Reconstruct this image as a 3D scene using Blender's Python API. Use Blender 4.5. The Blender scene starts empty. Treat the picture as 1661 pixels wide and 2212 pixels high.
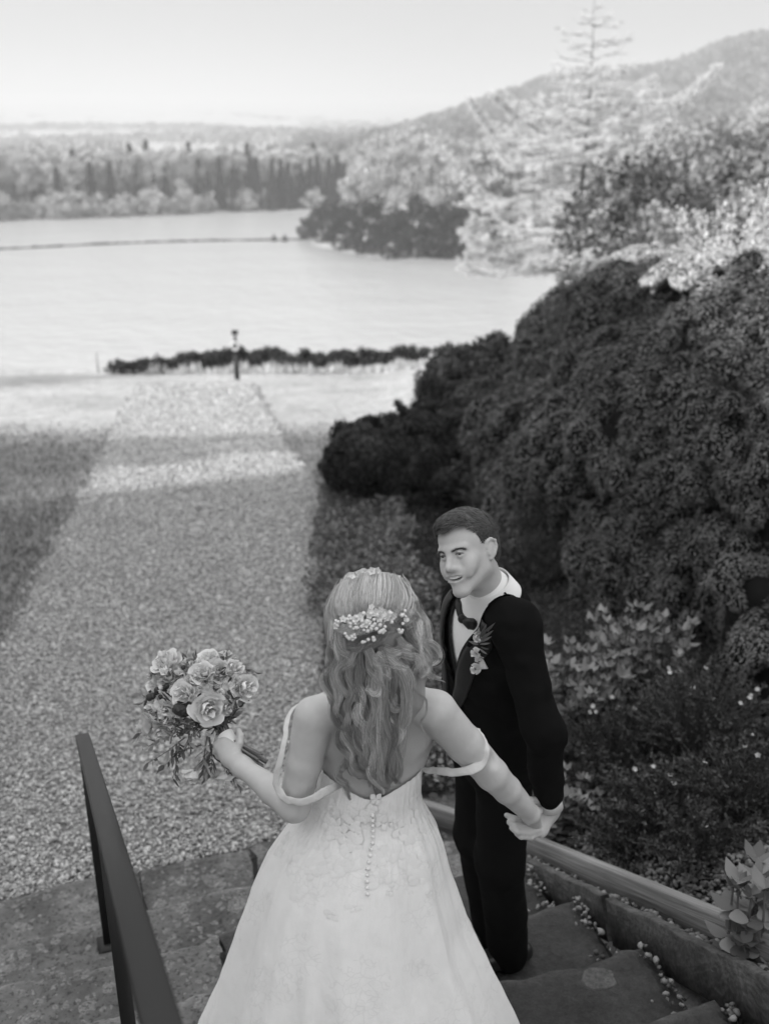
import bpy, math, random
import numpy as np
R = math.radians
C = bpy.context.scene.collection
SC = bpy.context.scene
# ------------------------------------------------------------------ camera, sky, sun, exposure
CAM_Z = 3.25
PITCH = R(21.0)
FOC = 2150.0                      # focal length in units of the 1661x2212 photo
cam_d = bpy.data.cameras.new('camera'); cam = bpy.data.objects.new('camera', cam_d); C.objects.link(cam)
cam.location = (0, 0, CAM_Z); cam.rotation_euler = (R(90) - PITCH, 0, 0)
cam_d.sensor_fit = 'VERTICAL'; cam_d.sensor_height = 36.0; cam_d.lens = 36.0 * FOC / 2212
cam_d.clip_start = 0.05; cam_d.clip_end = 20000
cam_d.dof.use_dof = True; cam_d.dof.focus_distance = 2.55; cam_d.dof.aperture_fstop = 2.5
SC.camera = cam
SUN_EL = R(24); SUN_TO = np.array([1.0, 0.62])            # light travels to the right and a little away
sx, sy = SUN_TO / np.linalg.norm(SUN_TO)
w = bpy.data.worlds.new('World'); SC.world = w; w.use_nodes = True
nt = w.node_tree; nt.nodes.clear()
sky = nt.nodes.new('ShaderNodeTexSky'); sky.sky_type = 'NISHITA'; sky.sun_disc = False
sky.sun_elevation = SUN_EL; sky.sun_rotation = math.atan2(-sx, -sy)
sky.dust_density = 6.0; sky.air_density = 1.0; sky.ozone_density = 1.0
bw = nt.nodes.new('ShaderNodeRGBToBW')
pw = nt.nodes.new('ShaderNodeMath'); pw.operation = 'POWER'; pw.inputs[1].default_value = 0.06
ml = nt.nodes.new('ShaderNodeMath'); ml.operation = 'MULTIPLY'; ml.inputs[1].default_value = 2.15
bg = nt.nodes.new('ShaderNodeBackground'); bg.inputs[1].default_value = 0.15
wo = nt.nodes.new('ShaderNodeOutputWorld')
nt.links.new(sky.outputs[0], bw.inputs[0]); nt.links.new(bw.outputs[0], pw.inputs[0])
nt.links.new(pw.outputs[0], ml.inputs[0])
# a thinly overcast sky is brighter overhead than at the horizon
tc = nt.nodes.new('ShaderNodeTexCoord'); sp = nt.nodes.new('ShaderNodeSeparateXYZ'); nt.links.new(tc.outputs['Generated'], sp.inputs[0])
zr = nt.nodes.new('ShaderNodeMapRange'); zr.inputs[1].default_value = .12; zr.inputs[2].default_value = .9; zr.inputs[3].default_value = 1.0; zr.inputs[4].default_value = 2.8
nt.links.new(sp.outputs[2], zr.inputs[0]); m2 = nt.nodes.new('ShaderNodeMath'); m2.operation = 'MULTIPLY'
nt.links.new(ml.outputs[0], m2.inputs[0]); nt.links.new(zr.outputs[0], m2.inputs[1]); nt.links.new(m2.outputs[0], bg.inputs[0]); nt.links.new(bg.outputs[0], wo.inputs[0])
sd = bpy.data.lights.new('sun', 'SUN'); sd.energy = 4.0; sd.angle = R(1.0); sd.color = (1, 1, 1)
sun = bpy.data.objects.new('sun', sd); C.objects.link(sun)
from mathutils import Vector, Matrix
sun.rotation_euler = Vector((-sx * math.cos(SUN_EL), -sy * math.cos(SUN_EL), math.sin(SUN_EL))).to_track_quat('Z', 'Y').to_euler()
SC.view_settings.view_transform = 'Standard'; SC.view_settings.look = 'None'
SC.view_settings.exposure = 0.75; SC.view_settings.gamma = 1.0
SC.cycles.max_bounces = 8; SC.cycles.diffuse_bounces = 3; SC.cycles.glossy_bounces = 2
SC.cycles.transmission_bounces = 2; SC.cycles.transparent_max_bounces = 8; SC.cycles.volume_bounces = 1
SC.cycles.use_denoising = True
# ------------------------------------------------------------------ helpers
rng = np.random.default_rng(7)
random.seed(7)
cP, sP = math.cos(PITCH), math.sin(PITCH)
def ray(px, py):
    u = (px - 830.5) / FOC; v = (py - 1106) / FOC
    return np.array([u, cP - v * sP, -(sP + v * cP)])
def at(px, py, Z):
    return np.array([0, 0, CAM_Z]) + ray(px, py) * Z
def on_z(px, py, z):
    d = ray(px, py); t = (z - CAM_Z) / d[2]
    return np.array([0, 0, CAM_Z]) + d * t
def pix(P):
    P = np.asarray(P, float) - np.array([0, 0, CAM_Z])
    z = P[..., 1] * cP - P[..., 2] * sP; x = P[..., 0]; y = P[..., 1] * sP + P[..., 2] * cP
    return np.stack([830.5 + FOC * x / z, 1106 - FOC * y / z, z], -1)
def unit(v):
    v = np.asarray(v, float); return v / (np.linalg.norm(v, axis=-1, keepdims=True) + 1e-12)

def make_mesh(name, V, F, mat, parent=None, smooth=True, loc=None):
    """F: list of int arrays (n,3)/(n,4)"""
    V = np.asarray(V, np.float64).reshape(-1, 3)
    if isinstance(F, np.ndarray): F = [F]
    F = [np.asarray(f, np.int64) for f in F if len(f)]
    me = bpy.data.meshes.new(name)
    origin = np.array(loc if loc is not None else (0, 0, 0), float)
    me.vertices.add(len(V)); me.vertices.foreach_set('co', (V - origin).astype(np.float32).ravel())
    nl = sum(f.size for f in F); npol = sum(len(f) for f in F)
    me.loops.add(nl); me.polygons.add(npol)
    me.loops.foreach_set('vertex_index', np.concatenate([f.ravel() for f in F]).astype(np.int32))
    tot = np.concatenate([np.full(len(f), f.shape[1]) for f in F]).astype(np.int32)
    st = np.concatenate([[0], np.cumsum(tot)[:-1]]).astype(np.int32)
    me.polygons.foreach_set('loop_start', st)
    me.polygons.foreach_set('loop_total', tot)
    if smooth: me.polygons.foreach_set('use_smooth', np.ones(npol, bool))
    me.update(calc_edges=True)
    me.validate()
    if mat is not None: me.materials.append(mat)
    o = bpy.data.objects.new(name, me); C.objects.link(o)
    if loc is not None: o.location = origin
    if parent is not None: o.parent = parent
    return o

class Acc:
    """collects vertices and faces, built as ONE mesh object"""
    def __init__(s): s.V = []; s.F = {3: [], 4: []}; s.n = 0
    def add(s, V, F):
        V = np.asarray(V, float).reshape(-1, 3)
        if isinstance(F, np.ndarray): F = [F]
        for f in F:
            f = np.asarray(f)
            if len(f): s.F[f.shape[1]].append(f + s.n)
        s.V.append(V); s.n += len(V)
    def box(s, c, size, M=None):
        h = np.array(size) / 2
        V = np.array([[x, y, z] for x in (-1, 1) for y in (-1, 1) for z in (-1, 1)]) * h
        if M is not None: V = V @ np.asarray(M).T
        s.add(V + np.asarray(c), np.array([[0, 1, 3, 2], [4, 6, 7, 5], [0, 4, 5, 1], [2, 3, 7, 6], [0, 2, 6, 4], [1, 5, 7, 3]]))
    def build(s, name, mat, parent=None, smooth=True, loc=None):
        if not s.V: s.V = [np.zeros((0, 3))]
        F = [np.concatenate(s.F[k]) for k in (3, 4) if s.F[k]]
        return make_mesh(name, np.concatenate(s.V), F, mat, parent, smooth, loc)

def tag(o, label=None, cat=None, group=None, kind=None):
    if label: o['label'] = label
    if cat: o['category'] = cat
    if group: o['group'] = group
    if kind: o['kind'] = kind
    return o
def thing(name, loc, label, cat, group=None):
    o = bpy.data.objects.new(name, None); C.objects.link(o); o.location = tuple(float(a) for a in loc)
    o.empty_display_size = 0.1
    tag(o, label, cat, group); return o
def attach(parent, *objs):
    """parent meshes built in world space to an unrotated Empty"""
    for o in objs:
        o.parent = parent; o.location = Vector(o.location) - parent.location
def copy_tree(o, parent=None):
    c = o.copy(); C.objects.link(c)
    if parent is not None: c.parent = parent
    for ch in list(o.children): copy_tree(ch, c)
    return c

def frames(P):
    P = np.asarray(P, float); T = np.gradient(P, axis=0); T = unit(T)
    N = np.zeros_like(P); a = np.array([0, 0, 1.0]) if abs(T[0, 2]) < .9 else np.array([1.0, 0, 0])
    n = unit(np.cross(T[0], a)); N[0] = n
    for i in range(1, len(P)):
        n = n - T[i] * np.dot(n, T[i]); n = unit(n); N[i] = n
    return T, N, np.cross(T, N)
def tube(P, r, k=6, cap=True, flat=1.0):
    P = np.asarray(P, float); r = np.broadcast_to(np.asarray(r, float), (len(P),))
    T, N, B = frames(P); a = np.arange(k) * 2 * math.pi / k
    V = (P[:, None] + r[:, None, None] * (np.cos(a)[None, :, None] * N[:, None] + flat * np.sin(a)[None, :, None] * B[:, None])).reshape(-1, 3)
    i = np.arange(len(P) - 1)[:, None] * k; j = np.arange(k)[None]; j2 = (j + 1) % k
    Q = np.stack([i + j, i + j2, i + k + j2, i + k + j], -1).reshape(-1, 4)
    F = [Q]
    if cap:
        n = len(V); V = np.vstack([V, P[0], P[-1]])
        jj = np.arange(k)
        F.append(np.stack([np.full(k, n), (jj + 1) % k, jj], -1)); b = (len(P) - 1) * k
        F.append(np.stack([np.full(k, n + 1), b + jj, b + (jj + 1) % k], -1))
    return V, F
def smooth_line(P, n):
    """Catmull-Rom resample"""
    P = np.asarray(P, float); m = len(P)
    if m == 2: t = np.linspace(0, 1, n)[:, None]; return P[0] * (1 - t) + P[1] * t
    t = np.linspace(0, m - 1, n); i = np.clip(t.astype(int), 0, m - 2); f = (t - i)[:, None]
    Q = np.vstack([2 * P[0] - P[1], P, 2 * P[-1] - P[-2]])
    p0, p1, p2, p3 = Q[i], Q[i + 1], Q[i + 2], Q[i + 3]
    return .5 * (2 * p1 + (p2 - p0) * f + (2 * p0 - 5 * p1 + 4 * p2 - p3) * f ** 2 + (3 * p1 - p0 - 3 * p2 + p3) * f ** 3)
def batch_tubes(P, r, k=3):
    """P (m,n,3) many tubes at once; r (m,n)"""
    m, n, _ = P.shape
    T = unit(np.gradient(P, axis=1)); up = np.array([.31, .52, .8])
    N = unit(np.cross(T, up)); B = np.cross(T, N)
    a = np.arange(k) * 2 * math.pi / k
    V = P[:, :, None] + r[:, :, None, None] * (np.cos(a)[None, None, :, None] * N[:, :, None] + np.sin(a)[None, None, :, None] * B[:, :, None])
    V = V.reshape(-1, 3)
    mm = np.arange(m)[:, None, None] * n * k; i = np.arange(n - 1)[None, :, None] * k; j = np.arange(k)[None, None]; j2 = (j + 1) % k
    Q = np.stack([mm + i + j, mm + i + j2, mm + i + k + j2, mm + i + k + j], -1).reshape(-1, 4)
    return V, Q
def leaves(P, N, L, W, spread=.6, up=None, fold=.25):
    """one pointed leaf (two tris folded at the midrib) per point; P,N (n,3)"""
    n = len(P); L = np.broadcast_to(L, (n,)); W = np.broadcast_to(W, (n,))
    D = unit(N + rng.normal(0, spread, (n, 3)))
    S = unit(np.cross(D, rng.normal(0, 1, (n, 3)))); U = np.cross(D, S)
    tip = P + D * L[:, None]; mid = P + D * (L * .45)[:, None]
    a = mid + S * (W / 2)[:, None] + U * (fold * W)[:, None]; b = mid - S * (W / 2)[:, None] + U * (fold * W)[:, None]
    V = np.stack([P, a, tip, b], 1).reshape(-1, 3); i = np.arange(n)[:, None] * 4
    return V, np.concatenate([i + np.array([[0, 1, 2]]), i + np.array([[0, 2, 3]])])
def shingles(P, N, D, L, W, jit=.35, lift=.45):
    """leaves lying along the surface so that the shading follows the cushion they cover"""
    n = len(P); L = np.broadcast_to(L, (n,)); W = np.broadcast_to(W, (n,))
    T = unit(D + rng.normal(0, .6, (n, 3))); T = unit(T - N * (T * N).sum(1)[:, None])
    D2 = unit(T + N * (lift + rng.normal(0, .3, (n, 1)))); Nn = unit(N + rng.normal(0, jit, (n, 3)))
    S = unit(np.cross(D2, Nn)); U = np.cross(S, D2)
    tip = P + D2 * L[:, None]; mid = P + D2 * (L * .45)[:, None]
    a = mid + S * (W / 2)[:, None] - U * (.2 * W)[:, None]; b = mid - S * (W / 2)[:, None] - U * (.2 * W)[:, None]
    V = np.stack([P, a, tip, b], 1).reshape(-1, 3); i = np.arange(n)[:, None] * 4
    return V, np.concatenate([i + np.array([[0, 1, 2]]), i + np.array([[0, 2, 3]])])
# value noise for meshes
_perm = np.random.default_rng(3).random((64, 64, 64))
def vnoise(P):
    P = np.asarray(P, float); i = np.floor(P).astype(int); f = P - i; f = f * f * (3 - 2 * f)
    def g(a, b, c): return _perm[(i[..., 0] + a) % 64, (i[..., 1] + b) % 64, (i[..., 2] + c) % 64]
    x, y, z = f[..., 0], f[..., 1], f[..., 2]
    return (((g(0,0,0)*(1-x)+g(1,0,0)*x)*(1-y)+(g(0,1,0)*(1-x)+g(1,1,0)*x)*y)*(1-z)
            + ((g(0,0,1)*(1-x)+g(1,0,1)*x)*(1-y)+(g(0,1,1)*(1-x)+g(1,1,1)*x)*y)*z) * 2 - 1
def fbm(P, o=4):
    s = 0; a = 1; P = np.asarray(P, float)
    for k in range(o): s = s + a * vnoise(P * 2 ** k + 17.3 * k); a *= .5
    return s
# unit pebble
_t = (1 + 5 ** .5) / 2
ICO_V = unit(np.array([[-1,_t,0],[1,_t,0],[-1,-_t,0],[1,-_t,0],[0,-1,_t],[0,1,_t],[0,-1,-_t],[0,1,-_t],[_t,0,-1],[_t,0,1],[-_t,0,-1],[-_t,0,1]]))
ICO_F = np.array([[0,11,5],[0,5,1],[0,1,7],[0,7,10],[0,10,11],[1,5,9],[5,11,4],[11,10,2],[10,7,6],[7,1,8],[3,9,4],[3,4,2],[3,2,6],[3,6,8],[3,8,9],[4,9,5],[2,4,11],[6,2,10],[8,6,7],[9,8,1]])
def ico(level=1):
    V, F = ICO_V, ICO_F
    for _ in range(level):
        E = {}; NV = list(V); NF = []
        def m(a, b):
            k = (min(a, b), max(a, b))
            if k not in E: E[k] = len(NV); NV.append(unit(NV[a] + NV[b]))
            return E[k]
        for a, b, c in F:
            x, y, z = m(a, b), m(b, c), m(c, a); NF += [[a, x, z], [b, y, x], [c, z, y], [x, y, z]]
        V, F = np.array(NV), np.array(NF)
    return V, F
SPH_V, SPH_F = ico(1)
def rand_rot(n):
    q = unit(rng.normal(0, 1, (n, 4))); w_, x, y, z = q.T
    return np.stack([1-2*(y*y+z*z), 2*(x*y-z*w_), 2*(x*z+y*w_), 2*(x*y+z*w_), 1-2*(x*x+z*z), 2*(y*z-x*w_), 2*(x*z-y*w_), 2*(y*z+x*w_), 1-2*(x*x+y*y)], -1).reshape(n, 3, 3)
def pebbles(P, s, flat=.6):
    n = len(P); k = len(ICO_V)
    V = ICO_V[None] * (1 + rng.uniform(-.22, .22, (n, k, 1))) * np.stack([rng.uniform(.7, 1.2, n), rng.uniform(.6, 1, n), rng.uniform(.45, .8, n)], -1)[:, None]
    V = np.einsum('nij,nkj->nki', rand_rot(n), V) * np.asarray(s)[:, None, None]
    V[..., 2] *= flat + .25
    V = V + P[:, None]
    return V.reshape(-1, 3), (np.arange(n)[:, None, None] * k + ICO_F[None]).reshape(-1, 3)

# ------------------------------------------------------------------ materials
def mat(name, base=.5, rough=.8, spec=.3, noise=None, bump=None, isl=0.0, sheen=0.0, metal=0.0, extra=None, sub=0.0, trans=0.0):
    """grey procedural material. noise=(scale, amount[, detail]); bump=(scale, strength, distance); isl: random shade per leaf/pebble"""
    m = bpy.data.materials.new(name); m.use_nodes = True; t = m.node_tree; N = t.nodes; Lk = t.links
    b = N['Principled BSDF']; b.inputs['Roughness'].default_value = rough; b.inputs['Specular IOR Level'].default_value = spec
    b.inputs['Metallic'].default_value = metal
    if sheen: b.inputs['Sheen Weight'].default_value = sheen
    if sub:
        b.inputs['Subsurface Weight'].default_value = sub; b.inputs['Subsurface Scale'].default_value = .01
        b.inputs['Subsurface Radius'].default_value = (1, 1, 1)
    co = N.new('ShaderNodeTexCoord'); val = None
    v = N.new('ShaderNodeValue'); v.outputs[0].default_value = base; val = v.outputs[0]
    def mth(op, a, c):
        x = N.new('ShaderNodeMath'); x.operation = op
        for i, q_ in enumerate((a, c)):
            if isinstance(q_, (int, float)): x.inputs[i].default_value = q_
            else: Lk.new(q_, x.inputs[i])
        return x.outputs[0]
    if noise:
        for nz in (noise if isinstance(noise[0], (tuple, list)) else [noise]):
            n = N.new('ShaderNodeTexNoise'); n.inputs['Scale'].default_value = nz[0]; n.inputs['Detail'].default_value = nz[2] if len(nz) > 2 else 5
            Lk.new(co.outputs['Object'], n.inputs['Vector'])
            f = mth('ADD', mth('MULTIPLY', mth('SUBTRACT', n.outputs['Fac'], .5), nz[1] * 2.4), 1.0)
            val = mth('MULTIPLY', val, f)
    if isl:
        g = N.new('ShaderNodeNewGeometry')
        f = mth('ADD', mth('MULTIPLY', mth('SUBTRACT', g.outputs['Random Per Island'], .5), isl * 2), 1.0)
        val = mth('MULTIPLY', val, f)
    if extra: val = extra(N, Lk, mth, val, co)
    val = mth('MAXIMUM', val, .002)
    cc = N.new('ShaderNodeCombineColor')
    for i in range(3): Lk.new(val, cc.inputs[i])
    Lk.new(cc.outputs[0], b.inputs['Base Color'])
    if bump:
        prev = None
        for bp in (bump if isinstance(bump[0], (tuple, list)) else [bump]):
            n = N.new('ShaderNodeTexNoise'); n.inputs['Scale'].default_value = bp[0]; n.inputs['Detail'].default_value = 6
            Lk.new(co.outputs['Object'], n.inputs['Vector'])
            bb = N.new('ShaderNodeBump'); bb.inputs['Strength'].default_value = bp[1]; bb.inputs['Distance'].default_value = bp[2]
            Lk.new(n.outputs['Fac'], bb.inputs['Height'])
            if prev: Lk.new(prev, bb.inputs['Normal'])
            prev = bb.outputs[0]
        Lk.new(prev, b.inputs['Normal'])
    if trans:
        tr = N.new('ShaderNodeBsdfTranslucent'); Lk.new(cc.outputs[0], tr.inputs[0])
        mx = N.new('ShaderNodeMixShader'); mx.inputs[0].default_value = trans
        Lk.new(b.outputs[0], mx.inputs[1]); Lk.new(tr.outputs[0], mx.inputs[2]); Lk.new(mx.outputs[0], N['Material Output'].inputs[0])
    return m
# ------------------------------------------------------------------ terrain
WATER = -16.75
def near_ground(x, y):
    z = -0.145 * np.clip(y - 4.2, 0, 26)
    # bank on the right that carries the beds and the junipers
    b = np.clip((x - (.75 - .045 * (y - 4))) / 4.0, 0, 3)
    bank = .55 * np.minimum(b, 1) + 1.0 * np.clip(b - .6, 0, 2.4) * np.clip((y - 2) / 8, 0, 1)
    return z + bank * np.clip((42 - y) / 12, 0, 1)
LAKE = [on_z(*p, WATER)[:2] for p in [(-900, 560), (-300, 500), (0, 478), (250, 470), (450, 461), (700, 454), (1500, 440), (1700, 520), (1040, 568), (1250, 600), (1500, 720), (1900, 800)]]
LAKE = np.array(LAKE)
LAKE[-1] = (46, 70); LAKE[-2] = (36, 90)
LAKE = np.vstack([LAKE, [[30, 46], [-60, 44], [-260, 60], [-420, 160]]])
PEN = np.array([on_z(*p, WATER)[:2] for p in [(1045, 568), (930, 566), (850, 562), (760, 548), (690, 535), (655, 522), (690, 505), (760, 494), (900, 488), (1100, 480)]])
PEN = np.vstack([PEN, [[120, 300], [120, 150]]])
def poly_sd(P, poly):
    """signed distance, negative inside"""
    d = np.full(len(P), 1e9); ins = np.zeros(len(P), bool); n = len(poly)
    for i in range(n):
        a, b = poly[i], poly[(i + 1) % n]; e = b - a; w_ = P - a
        t = np.clip((w_ @ e) / (e @ e), 0, 1); d = np.minimum(d, np.linalg.norm(w_ - t[:, None] * e, axis=1))
        c = ((a[1] > P[:, 1]) != (b[1] > P[:, 1])) & (P[:, 0] < (b[0] - a[0]) * (P[:, 1] - a[1]) / (b[1] - a[1] + 1e-12) + a[0])
        ins ^= c
    return np.where(ins, -d, d)
def ground(P):
    P = np.asarray(P, float).reshape(-1, 2)
    x, y = P[:, 0], P[:, 1]; sd_ = poly_sd(P, LAKE); sp = poly_sd(P, PEN); sd_ = np.maximum(sd_, -sp)
    far = WATER + np.clip(sd_ * .09, -3, 3) + np.clip(sd_ - 30, 0, 1e9) * .012 + fbm(np.stack([x / 300, y / 300, x * 0], -1), 3) * np.clip(sd_ / 60, 0, 10)
    far += np.clip((y - 900) / 4500, 0, 1.3) ** 1.5 * 95
    z = near_ground(x, y)
    k = np.clip((y - 30.5) / 12, 0, 1); k = k * k * (3 - 2 * k)
    k = np.maximum(k, np.clip((np.abs(x) - 60) / 60, 0, 1) * np.clip((y + 40) / 40, 0, 1))
    out = z * (1 - k) + far * k
    behind = np.clip(-y / 60, 0, 1)
    return out * (1 - behind) + 2.0 * behind
def axis_pts(lo, hi, fine_lo, fine_hi, step, g=1.16):
    a = list(np.arange(fine_lo, fine_hi + 1e-6, step)); s = step
    while a[-1] < hi: s *= g; a.append(a[-1] + s)
    s = step; f = [a[0]]
    while f[-1] > lo: s *= g; f.append(f[-1] - s)
    return np.array(f[:0:-1] + a)
STAIR_TH = R(18.5)
dS = np.array([-math.sin(STAIR_TH), math.cos(STAIR_TH)]); tS = np.array([math.cos(STAIR_TH), math.sin(STAIR_TH)])
S0 = 3.90; TREAD = .425; RISE = .17
def grid_mesh(xs, ys, fz, name, m, loc=None):
    X, Y = np.meshgrid(xs, ys); P = np.stack([X.ravel(), Y.ravel()], -1); Z = fz(P)
    n = len(xs); i = (np.arange(len(ys) - 1)[:, None] * n + np.arange(n - 1)[None]).ravel()
    return make_mesh(name, np.column_stack([P, Z]), np.stack([i, i + 1, i + n + 1, i + n], -1), m, None, True, loc)
def gfun(P):
    z = ground(P); s = P @ dS; t = P @ tS
    st = np.clip((S0 - .02 - s), 0, 20)
    # the ground under and beside the stairs climbs towards the terrace the camera stands on
    beside = np.clip((t - 1.75) / .5, 0, 1)
    slope = np.minimum(st, 3.2) * (RISE / TREAD)
    return z + np.where(st > 0, slope * beside * .9 + (1 - beside) * (slope - .35), 0)
# path edges (world x at y) read as a flared gravel path
def slope_pt(px, py):
    r_ = ray(px, py); t = 4.
    while CAM_Z + r_[2] * t > -0.145 * max(0, r_[1] * t - 4.2): t += .02
    return r_[0] * t, r_[1] * t
PATH_L = np.array([slope_pt(*p) for p in [(-60, 1480), (20, 1350), (110, 1180), (190, 1040), (240, 940), (285, 860), (312, 822)]])
PATH_R = np.array([slope_pt(*p) for p in [(800, 1560), (790, 1300), (740, 1120), (648, 1000), (600, 930), (565, 870), (535, 812)]])
def path_lr(y):
    return np.interp(y, PATH_L[:, 1], PATH_L[:, 0]), np.interp(y, PATH_R[:, 1], PATH_R[:, 0])
print('PATHL', PATH_L.round(2).tolist()); print('PATHR', PATH_R.round(2).tolist())

def sunlit_meadow(N, Lk, mth, val, co):
    # sunlit far lawn painted brighter, with the paler grass by the hedge
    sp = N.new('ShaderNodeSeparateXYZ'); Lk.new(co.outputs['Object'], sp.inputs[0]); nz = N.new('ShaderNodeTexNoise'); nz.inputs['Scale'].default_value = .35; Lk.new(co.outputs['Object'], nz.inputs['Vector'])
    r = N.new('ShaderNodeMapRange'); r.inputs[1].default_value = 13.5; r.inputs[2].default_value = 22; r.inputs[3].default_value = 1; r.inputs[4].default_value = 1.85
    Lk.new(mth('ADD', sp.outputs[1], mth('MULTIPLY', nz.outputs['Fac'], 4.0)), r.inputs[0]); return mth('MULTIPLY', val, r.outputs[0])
grass_m = mat('grass_ground', .25, .95, .1, extra=sunlit_meadow, noise=[(.35, .35, 4), (3.0, .35, 5), (22, .35, 6)], bump=[(6, .8, .12), (40, .8, .03)])
gravel_m = mat('gravel_ground', .26, .95, .15, noise=[(1.2, .12, 3)], bump=(30, .6, .02), extra=None)
def vor(m, scale, lo, hi):
    N = m.node_tree.nodes; Lk = m.node_tree.links; b = N['Principled BSDF']
    v = N.new('ShaderNodeTexVoronoi'); v.inputs['Scale'].default_value = scale
    co = N.new('ShaderNodeTexCoord'); Lk.new(co.outputs['Object'], v.inputs['Vector'])
    s = N.new('ShaderNodeSeparateColor'); Lk.new(v.outputs['Color'], s.inputs[0])
    r = N.new('ShaderNodeMapRange'); r.inputs[3].default_value = lo; r.inputs[4].default_value = hi; Lk.new(s.outputs[0], r.inputs[0])
    c = N.new('ShaderNodeCombineColor')
    for i in range(3): Lk.new(r.outputs[0], c.inputs[i])
    mx = N.new('ShaderNodeMix'); mx.data_type = 'RGBA'; mx.blend_type = 'MULTIPLY'; mx.inputs[0].default_value = 1
    old = b.inputs['Base Color'].links[0].from_socket
    Lk.new(old, mx.inputs[6]); Lk.new(c.outputs[0], mx.inputs[7]); Lk.new(mx.outputs[2], b.inputs['Base Color'])
    bb = N.new('ShaderNodeBump'); bb.inputs['Strength'].default_value = .8; bb.inputs['Distance'].default_value = .02
    iv = N.new('ShaderNodeMath'); iv.operation = 'SUBTRACT'; iv.inputs[0].default_value = 1; Lk.new(v.outputs['Distance'], iv.inputs[1])
    Lk.new(iv.outputs[0], bb.inputs['Height'])
    if b.inputs['Normal'].links: Lk.new(b.inputs['Normal'].links[0].from_socket, bb.inputs['Normal'])
    Lk.new(bb.outputs[0], b.inputs['Normal'])
vor(gravel_m, 38, .45, 1.5)

xs = axis_pts(-4500, 4500, -14, 14, .3, 1.13); ys = axis_pts(-120, 9000, -2, 46, .3, 1.10)
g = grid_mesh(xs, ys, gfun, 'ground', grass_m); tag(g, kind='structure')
# gravel path: a sheet laid 1 cm above the ground, following its slope
prow = np.concatenate([np.arange(3.0, 10, .15), np.arange(10, 27.2, .3)])
V = []; nc = 33
for y in prow:
    l, r_ = path_lr(y)
    if y < 5.6: l = -4.3
    wob = .14 * math.sin(y * 2.1) + .07 * math.sin(y * 5.3 + 1) + .05 * math.sin(y * 11.7)
    wob2 = .14 * math.sin(y * 1.7 + 2) + .07 * math.sin(y * 6.1) + .05 * math.sin(y * 12.9 + .4)
    xx = np.linspace(l + wob, r_ + wob2, nc)
    for x in xx: V.append((x, y))
V = np.array(V)
s_ = V @ dS
Z = ground(V) + .012; Z = np.where(s_ < S0 - .01, Z - .2, Z)
n = nc; i = (np.arange(len(prow) - 1)[:, None] * n + np.arange(n - 1)[None]).ravel()
pth = make_mesh('gravel_path', np.column_stack([V, Z]), np.stack([i, i + 1, i + n + 1, i + n], -1), gravel_m); tag(pth, kind='structure')

# water
def water_mat():
    m = mat('lake_water', .46, .22, .5)
    t = m.node_tree; N = t.nodes; Lk = t.links; b = N['Principled BSDF']
    co = N.new('ShaderNodeTexCoord'); mp = N.new('ShaderNodeMapping'); mp.inputs['Scale'].default_value = (.6, 1.1, 1)
    Lk.new(co.outputs['Object'], mp.inputs[0])
    prev = None
    for sc_, st, di in ((2.2, .5, .12), (.7, .7, .35), (.10, .35, .8)):
        n = N.new('ShaderNodeTexNoise'); n.inputs['Scale'].default_value = sc_; n.inputs['Detail'].default_value = 4; Lk.new(mp.outputs[0], n.inputs['Vector'])
        bb = N.new('ShaderNodeBump'); bb.inputs['Strength'].default_value = st; bb.inputs['Distance'].default_value = di; Lk.new(n.outputs['Fac'], bb.inputs['Height'])
        if prev: Lk.new(prev, bb.inputs['Normal'])
        prev = bb.outputs[0]
    Lk.new(prev, b.inputs['Normal'])
    b.inputs['IOR'].default_value = 1.33
    return m
a = np.linspace(0, 2 * math.pi, 65)[:-1]
wv = np.column_stack([40 + 520 * np.cos(a), 200 + 420 * np.sin(a), np.full(64, WATER)])
wv = np.vstack([wv, [40, 200, WATER]])
wf = np.stack([np.arange(64), (np.arange(64) + 1) % 64, np.full(64, 64)], -1)
wt = make_mesh('lake_water', wv, wf, water_mat(), None, False); tag(wt, kind='structure')

# the wooded hill on the right, its ridge line at 650-900 m
ridge_px = [(700, 300), (840, 268), (930, 245), (1010, 218), (1100, 192), (1200, 160), (1250, 151), (1330, 152), (1400, 140), (1447, 122), (1494, 100), (1560, 92), (1661, 76), (1850, 60), (2300, 60)]
RX = []; RZ = []
for px, py in ridge_px:
    p = at(px, py, 900 / .95); RX.append(p[0]); RZ.append(p[2] - 13)
def hill_f(P):
    x, y = P[:, 0], P[:, 1]; rz = np.interp(x, RX, RZ)
    base = ground(P)
    k = np.clip((y - 420) / 480, 0, 1); k = k ** .8
    k2 = np.clip((1500 - y) / 500, 0, 1)
    m_ = np.clip((x - RX[0] + 20) / 60, 0, 1)
    return np.where(k > 0, base + (rz - base) * k * k2 * m_, base) + fbm(np.stack([x / 45, y / 45, x * 0], -1), 3) * 4.0 * k * m_ - 1.2 * (1 - k * m_)
hill_m = mat('hill_ground', .2, .95, .1, noise=[(.01, .5, 4), (.06, .4, 5)], bump=(.1, .8, 2.0))
hl = grid_mesh(np.arange(RX[0] - 20, 700, 8), np.arange(420, 1500, 8), hill_f, 'hill', hill_m); tag(hl, kind='structure')
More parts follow.
